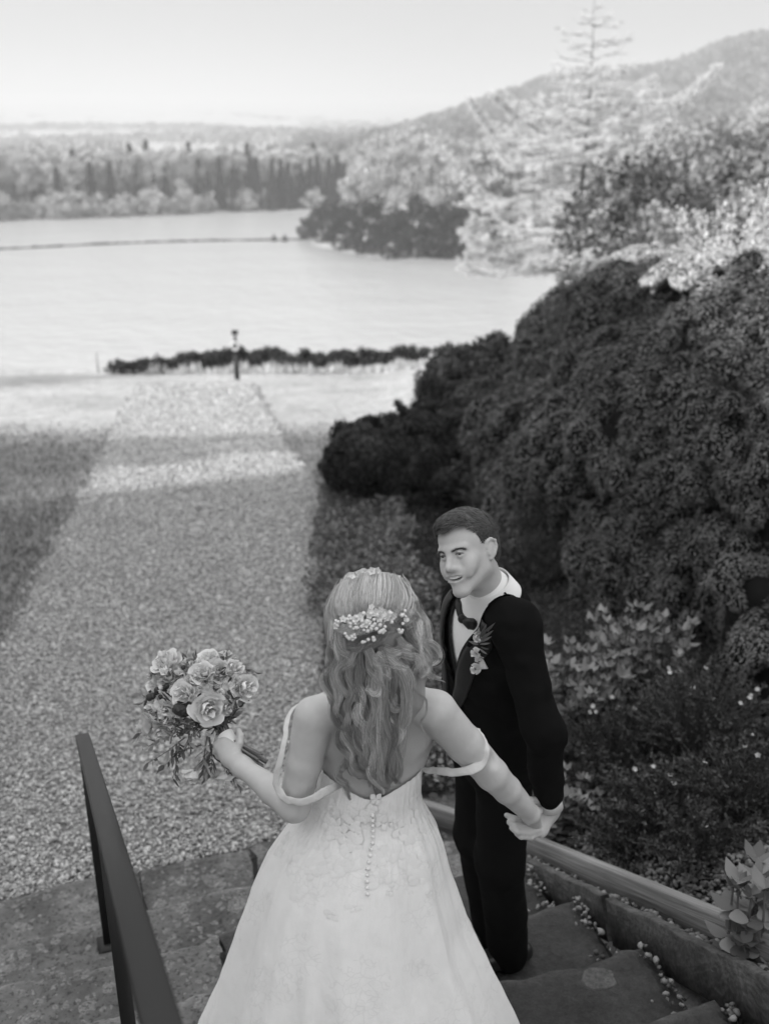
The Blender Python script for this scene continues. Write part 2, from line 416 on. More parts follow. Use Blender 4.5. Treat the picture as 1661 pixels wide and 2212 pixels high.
# ------------------------------------------------------------------ stone steps
def st(s, t, z): return np.array([dS[0] * s + tS[0] * t, dS[1] * s + tS[1] * t, z])
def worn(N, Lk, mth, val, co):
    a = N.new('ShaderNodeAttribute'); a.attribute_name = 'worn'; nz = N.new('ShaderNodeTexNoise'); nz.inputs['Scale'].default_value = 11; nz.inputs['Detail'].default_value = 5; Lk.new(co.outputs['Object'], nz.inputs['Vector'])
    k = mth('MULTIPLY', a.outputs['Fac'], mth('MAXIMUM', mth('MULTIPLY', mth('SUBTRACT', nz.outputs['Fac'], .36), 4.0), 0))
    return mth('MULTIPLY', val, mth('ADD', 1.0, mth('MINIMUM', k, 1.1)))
def lichen(N, Lk, mth, val, co):
    val = worn(N, Lk, mth, val, co)
    # pale crusts of lichen: round voronoi cells with ragged rims, only where a second noise allows
    def spots(scale, lim, seed, bright, val):
        nz = N.new('ShaderNodeTexNoise'); nz.inputs['Scale'].default_value = 14; nz.inputs['Detail'].default_value = 4; Lk.new(co.outputs['Object'], nz.inputs['Vector'])
        ad = N.new('ShaderNodeMix'); ad.data_type = 'VECTOR'; ad.inputs[0].default_value = .075; Lk.new(co.outputs['Object'], ad.inputs[4]); Lk.new(nz.outputs['Color'], ad.inputs[5])
        v = N.new('ShaderNodeTexVoronoi'); v.inputs['Scale'].default_value = scale; v.inputs['Randomness'].default_value = 1; Lk.new(ad.outputs[1], v.inputs['Vector'])
        s = N.new('ShaderNodeSeparateColor'); Lk.new(v.outputs['Color'], s.inputs[0])
        lim_n = mth('MULTIPLY', mth('MAXIMUM', mth('SUBTRACT', s.outputs[0], lim), 0), .9 / (1 - lim))
        inside = mth('LESS_THAN', v.outputs['Distance'], mth('MULTIPLY', lim_n, .62))
        fine = N.new('ShaderNodeTexNoise'); fine.inputs['Scale'].default_value = 90; Lk.new(co.outputs['Object'], fine.inputs['Vector'])
        amt = mth('MULTIPLY', inside, mth('ADD', mth('MULTIPLY', fine.outputs['Fac'], 1.4), .0))
        return mth('ADD', mth('MULTIPLY', val, mth('SUBTRACT', 1.0, mth('MULTIPLY', inside, .6))), mth('MULTIPLY', amt, bright))
    val = spots(6, .60, 0, .17, val); val = spots(17, .50, 1, .19, val); val = spots(42, .45, 2, .20, val)
    # dark damp speckle
    d = N.new('ShaderNodeTexNoise'); d.inputs['Scale'].default_value = 60; d.inputs['Detail'].default_value = 3; Lk.new(co.outputs['Object'], d.inputs['Vector'])
    val = mth('MULTIPLY', val, mth('SUBTRACT', 1.0, mth('MULTIPLY', mth('LESS_THAN', d.outputs['Fac'], .40), .45)))
    return val
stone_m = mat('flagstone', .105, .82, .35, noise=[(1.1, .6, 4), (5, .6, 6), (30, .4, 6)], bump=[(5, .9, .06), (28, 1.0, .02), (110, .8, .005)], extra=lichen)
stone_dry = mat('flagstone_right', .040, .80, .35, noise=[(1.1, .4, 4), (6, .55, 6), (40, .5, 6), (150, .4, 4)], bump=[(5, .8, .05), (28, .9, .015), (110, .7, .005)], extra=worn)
soil_m = mat('joint_soil', .03, .95, .1, noise=(40, .5), bump=(60, .8, .02))
steps = thing('stone_steps', st(2.6, 0, 0), 'worn flight of lichen spotted flagstone steps going down to the gravel path', 'steps')
WORN = {}
def slab(acc, s0, s1, t0, t1, z, th, seed):
    """one flagstone with a ragged rounded outline and an uneven top"""
    ns = max(6, int((s1 - s0) / .022)); nt_ = max(6, int((t1 - t0) / .022))
    a = np.linspace(0, 1, ns); b = np.linspace(0, 1, nt_); A, B = np.meshgrid(a, b, indexing='ij')
    S = s0 + (s1 - s0) * A; T = t0 + (t1 - t0) * B
    wob = lambda q_, o, f=5: .014 * vnoise(np.stack([q_ * f, q_ * 0 + o, q_ * 0 + seed], -1)) + .008 * vnoise(np.stack([q_ * 19, q_ * 0 + o, q_ * 0 + seed], -1))
    S = S + wob(T, 1.3) * (A ** 3) * 1.6 + wob(T, 4.3) * ((1 - A) ** 3)
    T = T + wob(S, 7.7) * (B ** 6) + wob(S, 9.1) * ((1 - B) ** 6)
    e = np.minimum(np.minimum(A * (s1 - s0), (1 - A) * (s1 - s0)), np.minimum(B * (t1 - t0), (1 - B) * (t1 - t0)))
    Z = z + .007 * fbm(np.stack([S * 4, T * 4, S * 0 + seed], -1), 4) + .003 * vnoise(np.stack([S * 30, T * 30, S * 0 + seed], -1)) - .016 * np.exp(-e / .012)
    V = np.stack([dS[0] * S + tS[0] * T, dS[1] * S + tS[1] * T, Z], -1).reshape(-1, 3)
    i = (np.arange(ns - 1)[:, None] * nt_ + np.arange(nt_ - 1)[None]).ravel()
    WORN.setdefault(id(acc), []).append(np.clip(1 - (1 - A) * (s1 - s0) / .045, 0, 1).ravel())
    acc.add(V, np.stack([i, i + nt_, i + nt_ + 1, i + 1], -1))
    ring = list(range(nt_)) + [r_ * nt_ + nt_ - 1 for r_ in range(1, ns)] + [(ns - 1) * nt_ + c for c in range(nt_ - 2, -1, -1)] + [r_ * nt_ for r_ in range(ns - 2, 0, -1)]
    top = V[ring]; bot = top.copy(); bot[:, 2] = z - th; bot += .01 * (vnoise(top * 20))[:, None] * np.array([1, 1, 0])
    m = len(ring); j = np.arange(m); WORN[id(acc)].append(np.zeros(2 * m)); acc.add(np.vstack([top, bot]), np.stack([j, (j + 1) % m, m + (j + 1) % m, m + j], -1))
joints = {0: [-3.3, -2.2, -1.25, .10, .62, 1.66], 1: [-3.3, -2.05, -.86, .03, 1.0, 1.66], 2: [-3.3, -1.95, -.83, .35, 1.66], 3: [-3.3, -1.6, -.72, .50, 1.66],
          4: [-3.3, -1.5, -.50, .15, 1.66], 5: [-3.3, -1.2, .1, 1.05, 1.66], 6: [-3.3, -1.3, -.2, .7, 1.66], 7: [-3.3, -.9, .4, 1.66]}
for k in range(0, 8):
    WORN.clear(); al, ar = Acc(), Acc(); sk = S0 - TREAD * k + .02; z = RISE * k + (.03 if k == 0 else 0)
    J = joints[k]
    for j in range(len(J) - 1):
        g_ = rng.uniform(.008, .024); dz = rng.uniform(-.006, .006)
        lo, hi = J[j] + g_, J[j + 1] - g_
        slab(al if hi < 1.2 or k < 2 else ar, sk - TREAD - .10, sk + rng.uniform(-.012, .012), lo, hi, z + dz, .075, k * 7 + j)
    fill = Acc(); c = st(sk - TREAD / 2 - .09, -.82, z - .10)
    M = np.array([[tS[0], dS[0], 0], [tS[1], dS[1], 0], [0, 0, 1]])
    fill.box(c, (4.94, TREAD + .02, .16), M)
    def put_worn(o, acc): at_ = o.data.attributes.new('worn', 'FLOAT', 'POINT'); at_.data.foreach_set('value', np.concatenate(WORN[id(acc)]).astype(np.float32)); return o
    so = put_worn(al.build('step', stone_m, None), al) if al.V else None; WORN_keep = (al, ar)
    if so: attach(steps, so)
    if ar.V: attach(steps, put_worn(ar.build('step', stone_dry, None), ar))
    attach(steps, fill.build('riser', soil_m, None, False))

c = on_z(1290, 2112, RISE * 5 + .012); a_ = np.linspace(0, 6.28, 41)[:-1]; rr_ = .052 * (1 + .16 * vnoise(np.stack([np.cos(a_) * 2, np.sin(a_) * 2, a_ * 0], -1)) + .07 * vnoise(np.stack([np.cos(a_) * 7, np.sin(a_) * 7, a_ * 0], -1)))
LV = np.vstack([np.stack([c[0] + q_ * rr_ * np.cos(a_), c[1] + q_ * .8 * rr_ * np.sin(a_), np.full(40, c[2] + z_)], -1) for q_, z_ in ((1, -.006), (.97, .002), (.88, .001), (.0, .001))]); j = np.arange(40)
attach(steps, make_mesh('lichen_patch', LV, np.vstack([np.stack([k * 40 + j, k * 40 + (j + 1) % 40, (k + 1) * 40 + (j + 1) % 40, (k + 1) * 40 + j], -1) for k in range(3)]), mat('lichen_crust', .085, .9, .1, noise=[(30, .5), (120, .5)], bump=(90, .8, .003))))
# ------------------------------------------------------------------ timber edging
wood_m = mat('edging_timber', .24, .75, .25, noise=[(2, .3, 4)], bump=[(8, .3, .01)])
def grain(m, axis_scale, lo=.55, hi=1.25):
    N = m.node_tree.nodes; Lk = m.node_tree.links; b = N['Principled BSDF']
    co = N.new('ShaderNodeTexCoord'); mp = N.new('ShaderNodeMapping'); mp.inputs['Scale'].default_value = axis_scale; pass
    Lk.new(co.outputs['Object'], mp.inputs[0])
    nz = N.new('ShaderNodeTexNoise'); nz.inputs['Scale'].default_value = 1; nz.inputs['Detail'].default_value = 5; nz.inputs['Distortion'].default_value = .6; Lk.new(mp.outputs[0], nz.inputs['Vector'])
    r = N.new('ShaderNodeMapRange'); r.inputs[1].default_value = .3; r.inputs[2].default_value = .7; r.inputs[3].default_value = lo; r.inputs[4].default_value = hi; Lk.new(nz.outputs['Fac'], r.inputs[0])
    c = N.new('ShaderNodeCombineColor')
    for i in range(3): Lk.new(r.outputs[0], c.inputs[i])
    mx = N.new('ShaderNodeMix'); mx.data_type = 'RGBA'; mx.blend_type = 'MULTIPLY'; mx.inputs[0].default_value = 1
    Lk.new(b.inputs['Base Color'].links[0].from_socket, mx.inputs[6]); Lk.new(c.outputs[0], mx.inputs[7]); Lk.new(mx.outputs[2], b.inputs['Base Color'])
    bb = N.new('ShaderNodeBump'); bb.inputs['Strength'].default_value = .5; bb.inputs['Distance'].default_value = .006; Lk.new(nz.outputs['Fac'], bb.inputs['Height']); Lk.new(bb.outputs[0], b.inputs['Normal'])
grain(wood_m, (2.2, 130, 130), .5, 1.4)
wood_dark = mat('old_board', .085, .85, .2, noise=[(3, .7, 5), (14, .7, 5), (60, .6, 5)], bump=[(14, .9, .02), (60, .8, .008)])
def plank(name, A, B, h, th, m, label, cat='plank', rag=.0, side=None):
    """board from A to B (top edge, world), height h downwards, thickness th towards side"""
    A, B = np.array(A, float), np.array(B, float); n = max(8, int(np.linalg.norm(B - A) / .04)); u = np.linspace(0, 1, n)[:, None]
    d = unit(B - A); sd_ = unit(np.cross(d, [0, 0, 1])) if side is None else side
    dn = -unit(np.cross(sd_, d)); dn = dn if dn[2] < 0 else -dn
    P = A * (1 - u) + B * u
    w1 = rag * vnoise(np.column_stack([u * 30, u * 0, u * 0 + 3]))[:, None]
    sec = []
    for a, b, rg in ((0, 0, 1), (.06 * 0 + .003, -.004, 1), (th - .003, -.004, 1), (th, 0, 1), (th, h, 0), (0, h, 0)):
        sec.append(P + sd_ * a + dn * (b + rg * w1 * 1.0 + .004 * rg))
    V = np.stack(sec, 1).reshape(-1, 3); k = 6
    i = np.arange(n - 1)[:, None] * k; j = np.arange(k)[None]; Q = np.stack([i + j, i + (j + 1) % k, i + k + (j + 1) % k, i + k + j], -1).reshape(-1, 4)
    Q = np.vstack([Q, [[0, 1, 2, 5], [2, 3, 4, 5], [(n - 1) * k + 5, (n - 1) * k + 2, (n - 1) * k + 1, (n - 1) * k], [(n - 1) * k + 5, (n - 1) * k + 4, (n - 1) * k + 3, (n - 1) * k + 2]]])
    c = (A + B) / 2; Rm = np.stack([d, sd_, -dn], 1); o = make_mesh(name, (V - c) @ Rm, Q, m, None, False); o.matrix_world = Matrix.Translation(Vector(c)) @ Matrix([list(map(float, r_)) for r_ in Rm]).to_4x4(); tag(o, label, cat, 'boards edging the steps'); return o
plank('edging_board', st(1.0, 1.80, 1.47), st(3.36, 1.80, .21), .14, .045, wood_m, 'long pale grained board, upper one of the two beside the steps')
Bp = on_z(860, 1722, .12)
plank('edging_board', st(3.38, 1.80, .20), Bp, .13, .045, wood_m, 'short pale board seen between the bride and the groom, bordering the bed')
plank('edging_board', st(1.15, 1.69, 1.316), st(2.50, 1.69, .612), .17, .035, wood_dark, 'weathered dark board along the lower right end of the steps', rag=.006)
plank('edging_board', st(2.53, 1.69, .600), st(3.40, 1.68, .150), .17, .035, wood_dark, 'old split board beside the groom, lowest of the edging boards', rag=.006)

# ------------------------------------------------------------------ handrail
iron_m = mat('black_paint', .014, .5, .35, noise=(3, .2), bump=(300, .05, .001))
rA = np.array([-1.125, 3.165, 1.135]); rB = np.array([-.298, .985, 2.17]); rB = rA + (rB - rA) * 1.22
rail = thing('handrail', (rA[0], rA[1], .17), 'black painted steel handrail running down beside the steps on two flat posts', 'handrail')
rd = unit(rB - rA); rs = unit(np.cross(rd, [0, 0, 1])); rn = np.cross(rs, rd)
def bar(name, A, B, w_, h, m, S, bev=.004, lab=None):
    d = unit(B - A); U = unit(np.cross(S, d)); hw, hh = w_ / 2, h / 2
    sec = [(-hw + bev, -hh), (hw - bev, -hh), (hw, -hh + bev), (hw, hh - bev), (hw - bev, hh), (-hw + bev, hh), (-hw, hh - bev), (-hw, -hh + bev)]
    V = np.array([P + S * a + U * b for P in (A, B) for a, b in sec]); k = 8; j = np.arange(k)
    a = Acc(); a.add(V, np.stack([j, (j + 1) % k, k + (j + 1) % k, k + j], -1)); 
    c = len(V); a.V.append(np.array([A, B])); a.n += 2
    a.F[3] += [np.stack([np.full(k, c), (j + 1) % k, j], -1), np.stack([np.full(k, c + 1), k + j, k + (j + 1) % k], -1)]
    return a.build(name, m, None, False)
attach(rail, bar('rail', rA, rB, .050, .026, iron_m, rs))
hd = unit(np.array([rd[0], rd[1], 0])); up = np.array([0, 0, 1.])
for mu, zb in ((.010, .17), (.41, RISE * 3)):
    P = rA + (rB - rA) * mu
    attach(rail, bar('post', np.array([P[0], P[1], zb + .008]), P - up * .016, .040, .014, iron_m, unit(np.cross(hd, up)), .002))
    base = np.array([P[0], P[1], zb])
    attach(rail, bar('base_plate', base - up * .0, base + up * .008, .09, .09, iron_m, unit(np.cross(hd, up)), .002))

# ------------------------------------------------------------------ pebbles
peb_m = mat('pebble_stone', .375, .75, .35, isl=.5, noise=[(1.5, .15, 4), (60, .2)], bump=(90, .3, .004))
n = 185000
yy = 3.2 + 23.5 * rng.random(n) ** 2.3; l, r_ = path_lr(yy); l = np.where(yy < 5.6, -4.0, l)
xx = l + (r_ - l) * rng.random(n) + rng.normal(0, .05, n)
ok = (xx * dS[0] + yy * dS[1] > S0 + .01) & (xx > -.52 * yy); xx, yy = xx[ok], yy[ok]
P = np.column_stack([xx, yy, ground(np.column_stack([xx, yy])) + .016 + rng.uniform(-.006, .012, len(xx))])
V, F = pebbles(P, rng.lognormal(math.log(.0090), .33, len(P)) * (1 + .06 * np.clip(yy - 5, 0, 30) ** 1.25 * 1.0))
gp = make_mesh('gravel', V, F, peb_m); tag(gp, 'loose pale pea gravel spread over the path', 'gravel', kind='stuff')
# pebbles caught against the boards and strewn over the bed
a = Acc()
for k in range(0, 7):
    m_ = 52; s0 = S0 - TREAD * (k + 1) + .03
    u = rng.random(m_) ** .8; s_ = s0 + u * (TREAD * .9); t_ = 1.66 - abs(rng.normal(0, .055, m_)) * (1.25 - u) - .01
    Pp = np.array([st(s, t, RISE * k + .012) for s, t in zip(s_, t_)]); Pp[:, 2] += rng.uniform(0, .018, m_)
    a.add(*pebbles(Pp, rng.uniform(.006, .015, m_)))
bright_peb = mat('washed_pebble', .15, .6, .4, isl=.95, noise=(40, .2))
o = a.build('pebbles', bright_peb); tag(o, 'larger rounded pebbles caught in the corners of the steps', 'pebbles', kind='stuff')
def bed_z(P2): return gfun(np.asarray(P2).reshape(-1, 2))
def bed_gravel():
    n = 14000; s_ = rng.uniform(.8, 3.6, n); t_ = 1.86 + rng.random(n) ** 1.4 * .9
    XY = np.outer(s_, dS) + np.outer(t_, tS); z = bed_z(XY)
    ok = fbm(np.column_stack([XY * 2.2, XY[:, 0] * 0])) > -.9
    P = np.column_stack([XY, z + .055 + rng.uniform(.0, .012, n)])[ok]
    V, F = pebbles(P, rng.uniform(.007, .017, len(P))); return V, F
V, F = bed_gravel()
m2 = mat('bed_pebble', .13, .7, .35, isl=.9, noise=(40, .2))
o = make_mesh('bed_gravel', V, F, m2); tag(o, 'dark pebbles strewn on the planting bed behind the boards', 'gravel', kind='stuff')
nn = 700; s_ = rng.uniform(1.0, 3.42, nn); t_ = rng.uniform(1.735, 1.79, nn)
P = np.array([st(s, t, .17 + .53 * (3.4 - s) - .09 + rng.uniform(-.01, .02)) for s, t in zip(s_, t_)])
V, F = pebbles(P, rng.uniform(.009, .018, nn)); o = make_mesh('gap_pebbles', V, F, bright_peb); tag(o, 'pebbles lying in the gap between the two edging boards', 'pebbles', kind='stuff')
# dark earth of the planting bed
earth_m = mat('bed_earth', .028, .95, .1, noise=[(3, .5, 5), (30, .5, 5)], bump=[(20, .8, .04)])
def bed_sheet():
    L = [(.02, 4.05), (-.12, 5.2), (-.35, 7), (-.42, 8.5), (-.25, 9.6), (.05, 10.8), (.4, 12.3), (1.5, 13.3), (9, 15), (11, 6), (6, -1), (2.2, .5)]
    ys_ = np.arange(.3, 15, .06); out = []
    L = np.array(L)
    xs_ = np.arange(-.6, 9, .06); X, Y = np.meshgrid(xs_, ys_); P = np.stack([X.ravel(), Y.ravel()], -1)
    inside = poly_sd(P + .08 * np.stack([vnoise(np.column_stack([P * 4, P[:, 0] * 0])), vnoise(np.column_stack([P * 4, P[:, 0] * 0 + 9]))], -1), L) < 0
    s = P @ dS; t = P @ tS; inside &= ~((s < S0 + .08) & (t < 1.84))
    Z = gfun(P) + .045 + .02 * fbm(np.column_stack([P * 3, P[:, 0] * 0]))
    n = len(xs_); i = (np.arange(len(ys_) - 1)[:, None] * n + np.arange(n - 1)[None]).ravel()
    Q = np.stack([i, i + 1, i + n + 1, i + n], -1); Q = Q[inside[Q].all(1)]
    return make_mesh('soil', np.column_stack([P, Z]), Q, earth_m)
tag(bed_sheet(), kind='structure')
# house out of the frame on the left: its shadow lies over the steps, the near path and the junipers
hs = thing('stone_house', (-16, -10, 0), 'tall plain stone house standing left of the steps', 'house')
wall_m = mat('house_wall', .3, .9, .2, noise=[(2, .3, 5), (12, .3)]); roof_m = mat('house_roof', .08, .8, .3, noise=(8, .4))
a = Acc(); a.box((-16, -9.3, 4.2), (7, 23, 10.6)); attach(hs, a.build('wall', wall_m, None, False))
a = Acc(); a.add(np.array([[-19.8, -21.1, 9.4], [-12.2, -21.1, 9.4], [-12.2, 2.3, 9.4], [-19.8, 2.3, 9.4], [-16, -21.1, 11.3], [-16, 2.3, 11.3]]), [np.array([[0, 4, 5, 3], [1, 2, 5, 4]]), np.array([[0, 1, 4], [2, 3, 5]])]); attach(hs, a.build('roof', roof_m, None, False))
# ------------------------------------------------------------------ plants
jun_m = mat('juniper_foliage', .155, .85, .15, isl=.30, noise=[(1.2, .35, 3), (5, .4)])
jun_core = mat('juniper_shade_fill', .012, .95, .05)  # near-black inner fill, its colour deepens the shade in gaps between cushions
def ell_pts(n):
    return unit(rng.normal(0, 1, (n, 3)))
def cushions(mains, n_sub, per, L, W, sub_r=(.46, .30, .24), flow=(-.5, -.35, -.55), zmin=None, leaf_spread=.55, face=-.35, jit=.35, up_keep=-.5):
    """billowing evergreen: sub-cushions over big ellipsoids, every cushion covered in short sprays. returns leaf (V,F), core (V,F)"""
    A, Bc = Acc(), Acc(); cs, ns = [], []
    areas = np.array([m[1][0] * m[1][1] + m[1][1] * m[1][2] + m[1][0] * m[1][2] for m in mains]); pr = areas / areas.sum()
    tries = 0
    while len(cs) < n_sub and tries < n_sub * 40:
        tries += 1
        i = rng.choice(len(mains), p=pr); c, r_ = np.array(mains[i][0], float), np.array(mains[i][1], float)
        d = ell_pts(1)[0]; P = c + d * r_; N = unit(d / r_)
        if N[2] < up_keep: continue
        to = unit(np.array([0, 0, CAM_Z]) - P)
        if N @ to < face: continue
        if any((((P - np.array(m[0])) / np.array(m[1])) ** 2).sum() < .80 for j, m in enumerate(mains) if j != i): continue
        if P[2] < ground(P[None, :2])[0] - .1: continue
        cs.append(P); ns.append(N)
    fl = unit(np.array(flow))
    for P, N in zip(cs, ns):
        D = unit(fl - N * (fl @ N) + rng.normal(0, .22, 3)); S = unit(np.cross(N, D)); N2 = np.cross(D, S); P = P + N * rng.uniform(-.06, .13)
        k = rng.uniform(.65, 1.35); rr = np.array(sub_r) * k * rng.uniform(.8, 1.2, 3)
        Mx = np.stack([D, S, N2], 1)
        q_ = ell_pts(int(per * k * k)); keep = (q_ @ np.array([0, 0, 1.])) > -.75; q_ = q_[keep]
        bumpy = 1 + .20 * vnoise(q_ * 3.4 + P * 5) + .13 * vnoise(q_ * 8 + P * 9)
        X = P + (q_ * rr * bumpy[:, None]) @ Mx.T; NN = unit((q_ / rr) @ Mx.T)
        n = len(X)
        A.add(*(shingles(X - NN * .012, NN, np.tile(D, (n, 1)), L * rng.uniform(.6, 1.3, n), W * rng.uniform(.7, 1.2, n)) if leaf_spread < .8 else leaves(X - NN * .012, unit(NN * .8 + np.array([0, 0, .25])), L * rng.uniform(.6, 1.3, n), W * rng.uniform(.7, 1.2, n), leaf_spread)))
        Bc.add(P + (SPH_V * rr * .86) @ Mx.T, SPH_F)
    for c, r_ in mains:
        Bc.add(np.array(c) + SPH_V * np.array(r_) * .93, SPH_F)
    return A, Bc
def ridges(mains, n, r0, flow=(-.5, -.35, -.55)):
    """drooping branch ridges laid over the big masses"""
    out = []; fl = unit(np.array(flow))
    for c, r_ in mains:
        c, r_ = np.array(c), np.array(r_)
        for i in range(n):
            d = ell_pts(1)[0]; d[2] = abs(d[2]) * rng.choice([1, 1, -.4]); d = unit(d); P = c + d * r_; N = unit(d / r_)
            if N @ unit(np.array([0, 0, CAM_Z]) - P) < -.1: continue
            D = unit(fl - N * (fl @ N) + rng.normal(0, .15, 3)); s = rng.uniform(.7, 1.25) * r0
            for j, q_ in enumerate((1.0, .95, .8)): out.append((tuple(P + D * s * .75 * (j - .8) + N * .03), (s * q_,) * 3))
    return out
def juniper(label, mains, n_sub, per, **k):
    mains = list(mains) + ridges(mains, k.pop('nr', 12), k.pop('rr', .34)); A, Bc = cushions(mains, n_sub, per, **k)
    c = np.array(mains[0][0]); t = thing('juniper', (c[0], c[1], ground(c[None, :2])[0]), label, 'juniper')
    attach(t, A.build('foliage', k.get('m', jun_m), None, False), Bc.build('branches', jun_core, None, True)); return t  # the branches mesh is solid dark fill for the shaded gaps
# name, main masses (centre, radii)
def blob(px, py, Z, r): return (tuple(at(px, py, Z)), r)
juniper('low spreading juniper nearest the lawn, behind the dome shaped bush', [blob(1090, 930, 13.6, (.68, .8, .56)), blob(1200, 930, 13.4, (.75, 1.0, .66)), blob(1120, 1010, 12.6, (.75, .8, .55))], 260, 480, L=.042, W=.016, rr=.26, sub_r=(.22, .14, .12))
juniper('huge billowing juniper in the middle of the bank behind the groom', [blob(1400, 860, 12.6, (1.2, 1.5, 1.12)), blob(1300, 1000, 11.3, (1.05, 1.2, .85)), blob(1230, 1110, 10.3, (.8, .8, .7)), blob(1480, 830, 12.2, (1.4, 1.5, 1.1))], 900, 560, L=.040, W=.015, sub_r=(.24, .15, .12))
juniper('great dark juniper mound filling the right of the bank', [blob(1600, 960, 8.8, (1.35, 1.3, 1.15)), blob(1480, 1060, 8.6, (1.0, 1.0, .9)), blob(1430, 1190, 8.2, (.62, .7, .5)), blob(1560, 1240, 7.6, (.6, .6, .45)), blob(1680, 880, 9.2, (1.2, 1.2, .9))], 1000, 560, L=.032, W=.012, nr=14, rr=.24, sub_r=(.17, .11, .10))
juniper('close juniper cut by the right edge of the view', [blob(1790, 1150, 6.0, (.62, .7, .85)), blob(1740, 1400, 5.6, (.34, .4, .36))], 240, 900, L=.024, W=.009, rr=.15, sub_r=(.13, .09, .08))
# round clipped bush between lawn and bed; conifer mound before the lake
rb_m = mat('bush_leaf', .035, .6, .35, isl=.5, noise=(3, .4))
def bush(name, label, cat, mains, n_sub, per, m, group=None, **k):
    A, Bc = cushions(mains, n_sub, per, **k); c = np.array(mains[0][0])
    t = thing(name, (c[0], c[1], ground(c[None, :2])[0]), label, cat, group)
    attach(t, A.build('foliage', m, None, False), Bc.build('branches', jun_core, None, True)); return t  # branches here: the same shade-dark solid fill behind the leaves
bush('round_bush', 'small dark dome shaped bush between the lawn and the bed', 'bush', [blob(790, 1000, 11.6, (.33, .45, .34)), blob(862, 968, 11.9, (.36, .45, .34)), blob(895, 1020, 11.6, (.26, .4, .24))], 90, 420, rb_m, L=.05, W=.022, sub_r=(.2, .13, .09), flow=(0, -.2, 1))
bush('conifer_mound', 'dark rounded conifer standing against the bright water', 'bush', [blob(1195, 730, 17.5, (.42, .6, .44)), blob(1218, 676, 17.5, (.28, .4, .22)), blob(1160, 768, 17.3, (.32, .4, .24))], 70, 330, rb_m, L=.06, W=.03, sub_r=(.26, .2, .16), flow=(0, -.2, 1))
bush('laurel_bush', 'loose dark leafy bush at the end of the lawn beside the junipers', 'bush', [blob(1005, 830, 18.5, (.48, .6, .34)), blob(1062, 800, 18.5, (.22, .4, .34)), blob(960, 850, 18, (.28, .4, .24))], 90, 150, rb_m, L=.10, W=.05, sub_r=(.26, .22, .2), flow=(0, -.2, 1), leaf_spread=.9)
bush('dark_shrub', 'low dark shrub filling the gap between the dome shaped bush and the junipers', 'shrub', [blob(960, 950, 12.6, (.42, .5, .34)), blob(1010, 1040, 11.4, (.42, .4, .22)), blob(975, 880, 14.0, (.36, .5, .3))], 60, 300, rb_m, L=.05, W=.02, sub_r=(.2, .15, .12), flow=(0, -.2, 1))
# ------------------------------------------------------------------ far trees
fol_pale = mat('pale_spring_foliage', .50, .9, .1, isl=.25, trans=.25)
fol_mid = mat('mid_foliage', .2, .9, .1, isl=.35)
fol_dark = mat('dark_conifer_foliage', .035, .9, .1, isl=.4)
bark_pale = mat('pale_bark', .30, .9, .1, noise=(.5, .4)); bark_dark = mat('dark_bark', .05, .9, .1, noise=(4, .4))
def clumps(cs, r_, per, L, W, sp=1.0, zsq=.8, shell=.55):
    P, N = [], []
    for c, r1 in zip(cs, r_):
        d = ell_pts(per); rad = shell + (1 - shell) * rng.random(per)
        P.append(np.array(c) + d * rad[:, None] * r1 * np.array([1, 1, zsq])); N.append(d)
    P, N = np.vstack(P), np.vstack(N); n = len(P)
    return leaves(P, N, L * rng.uniform(.6, 1.3, n), W * rng.uniform(.6, 1.3, n), sp)
def broad_tree(h, cw, n_cl, per, L, W, mf, mb, trunks=1, low=.3, name='broadleaf_tree', loc=(0, 0, 0)):
    """tree with its own trunk, limbs and a ragged crown of leaf clumps; built at the origin"""
    t = thing(name, (0, 0, 0), None, None); tr = Acc(); cs, rs_ = [], []
    for k in range(trunks):
        ox, oy = (rng.uniform(-.12, .12, 2) * cw) if trunks > 1 else (0, 0); hh = h * rng.uniform(.8, .95)
        P = np.array([[ox, oy, -.5], [ox * 1.1, oy * 1.1, hh * .35], [ox * 1.4 + rng.normal(0, .02) * h, oy * 1.4, hh * .7], [ox * 1.7, oy * 1.7, hh]])
        tr.add(*tube(smooth_line(P, 10), np.linspace(.02 * h, .004 * h, 10), 6))
        nb = int(n_cl / trunks)
        for i in range(nb):
            f = low + (1 - low) * (i + rng.random()) / nb; a = i * 2.4 + rng.random(); z = hh * f
            prof = math.sin(math.pi * min(1, max(.08, (f - low) / (1 - low) * .8 + .18))) ** .6
            rr = cw * .5 * prof * rng.uniform(.55, 1.05)
            e = np.array([ox + math.cos(a) * rr, oy + math.sin(a) * rr, z + .07 * h])
            tr.add(*tube(smooth_line([[ox, oy, z - .08 * h], [ox + math.cos(a) * rr * .5, oy + math.sin(a) * rr * .5, z], e], 6), np.linspace(.007 * h, .002 * h, 6), 4))
            cs.append(e); rs_.append(rng.uniform(.10, .19) * cw)
    V, F = clumps(cs, rs_, per, L, W)
    tr.build('trunk', mb, t); make_mesh('crown', V, F, mf, t, False); return t
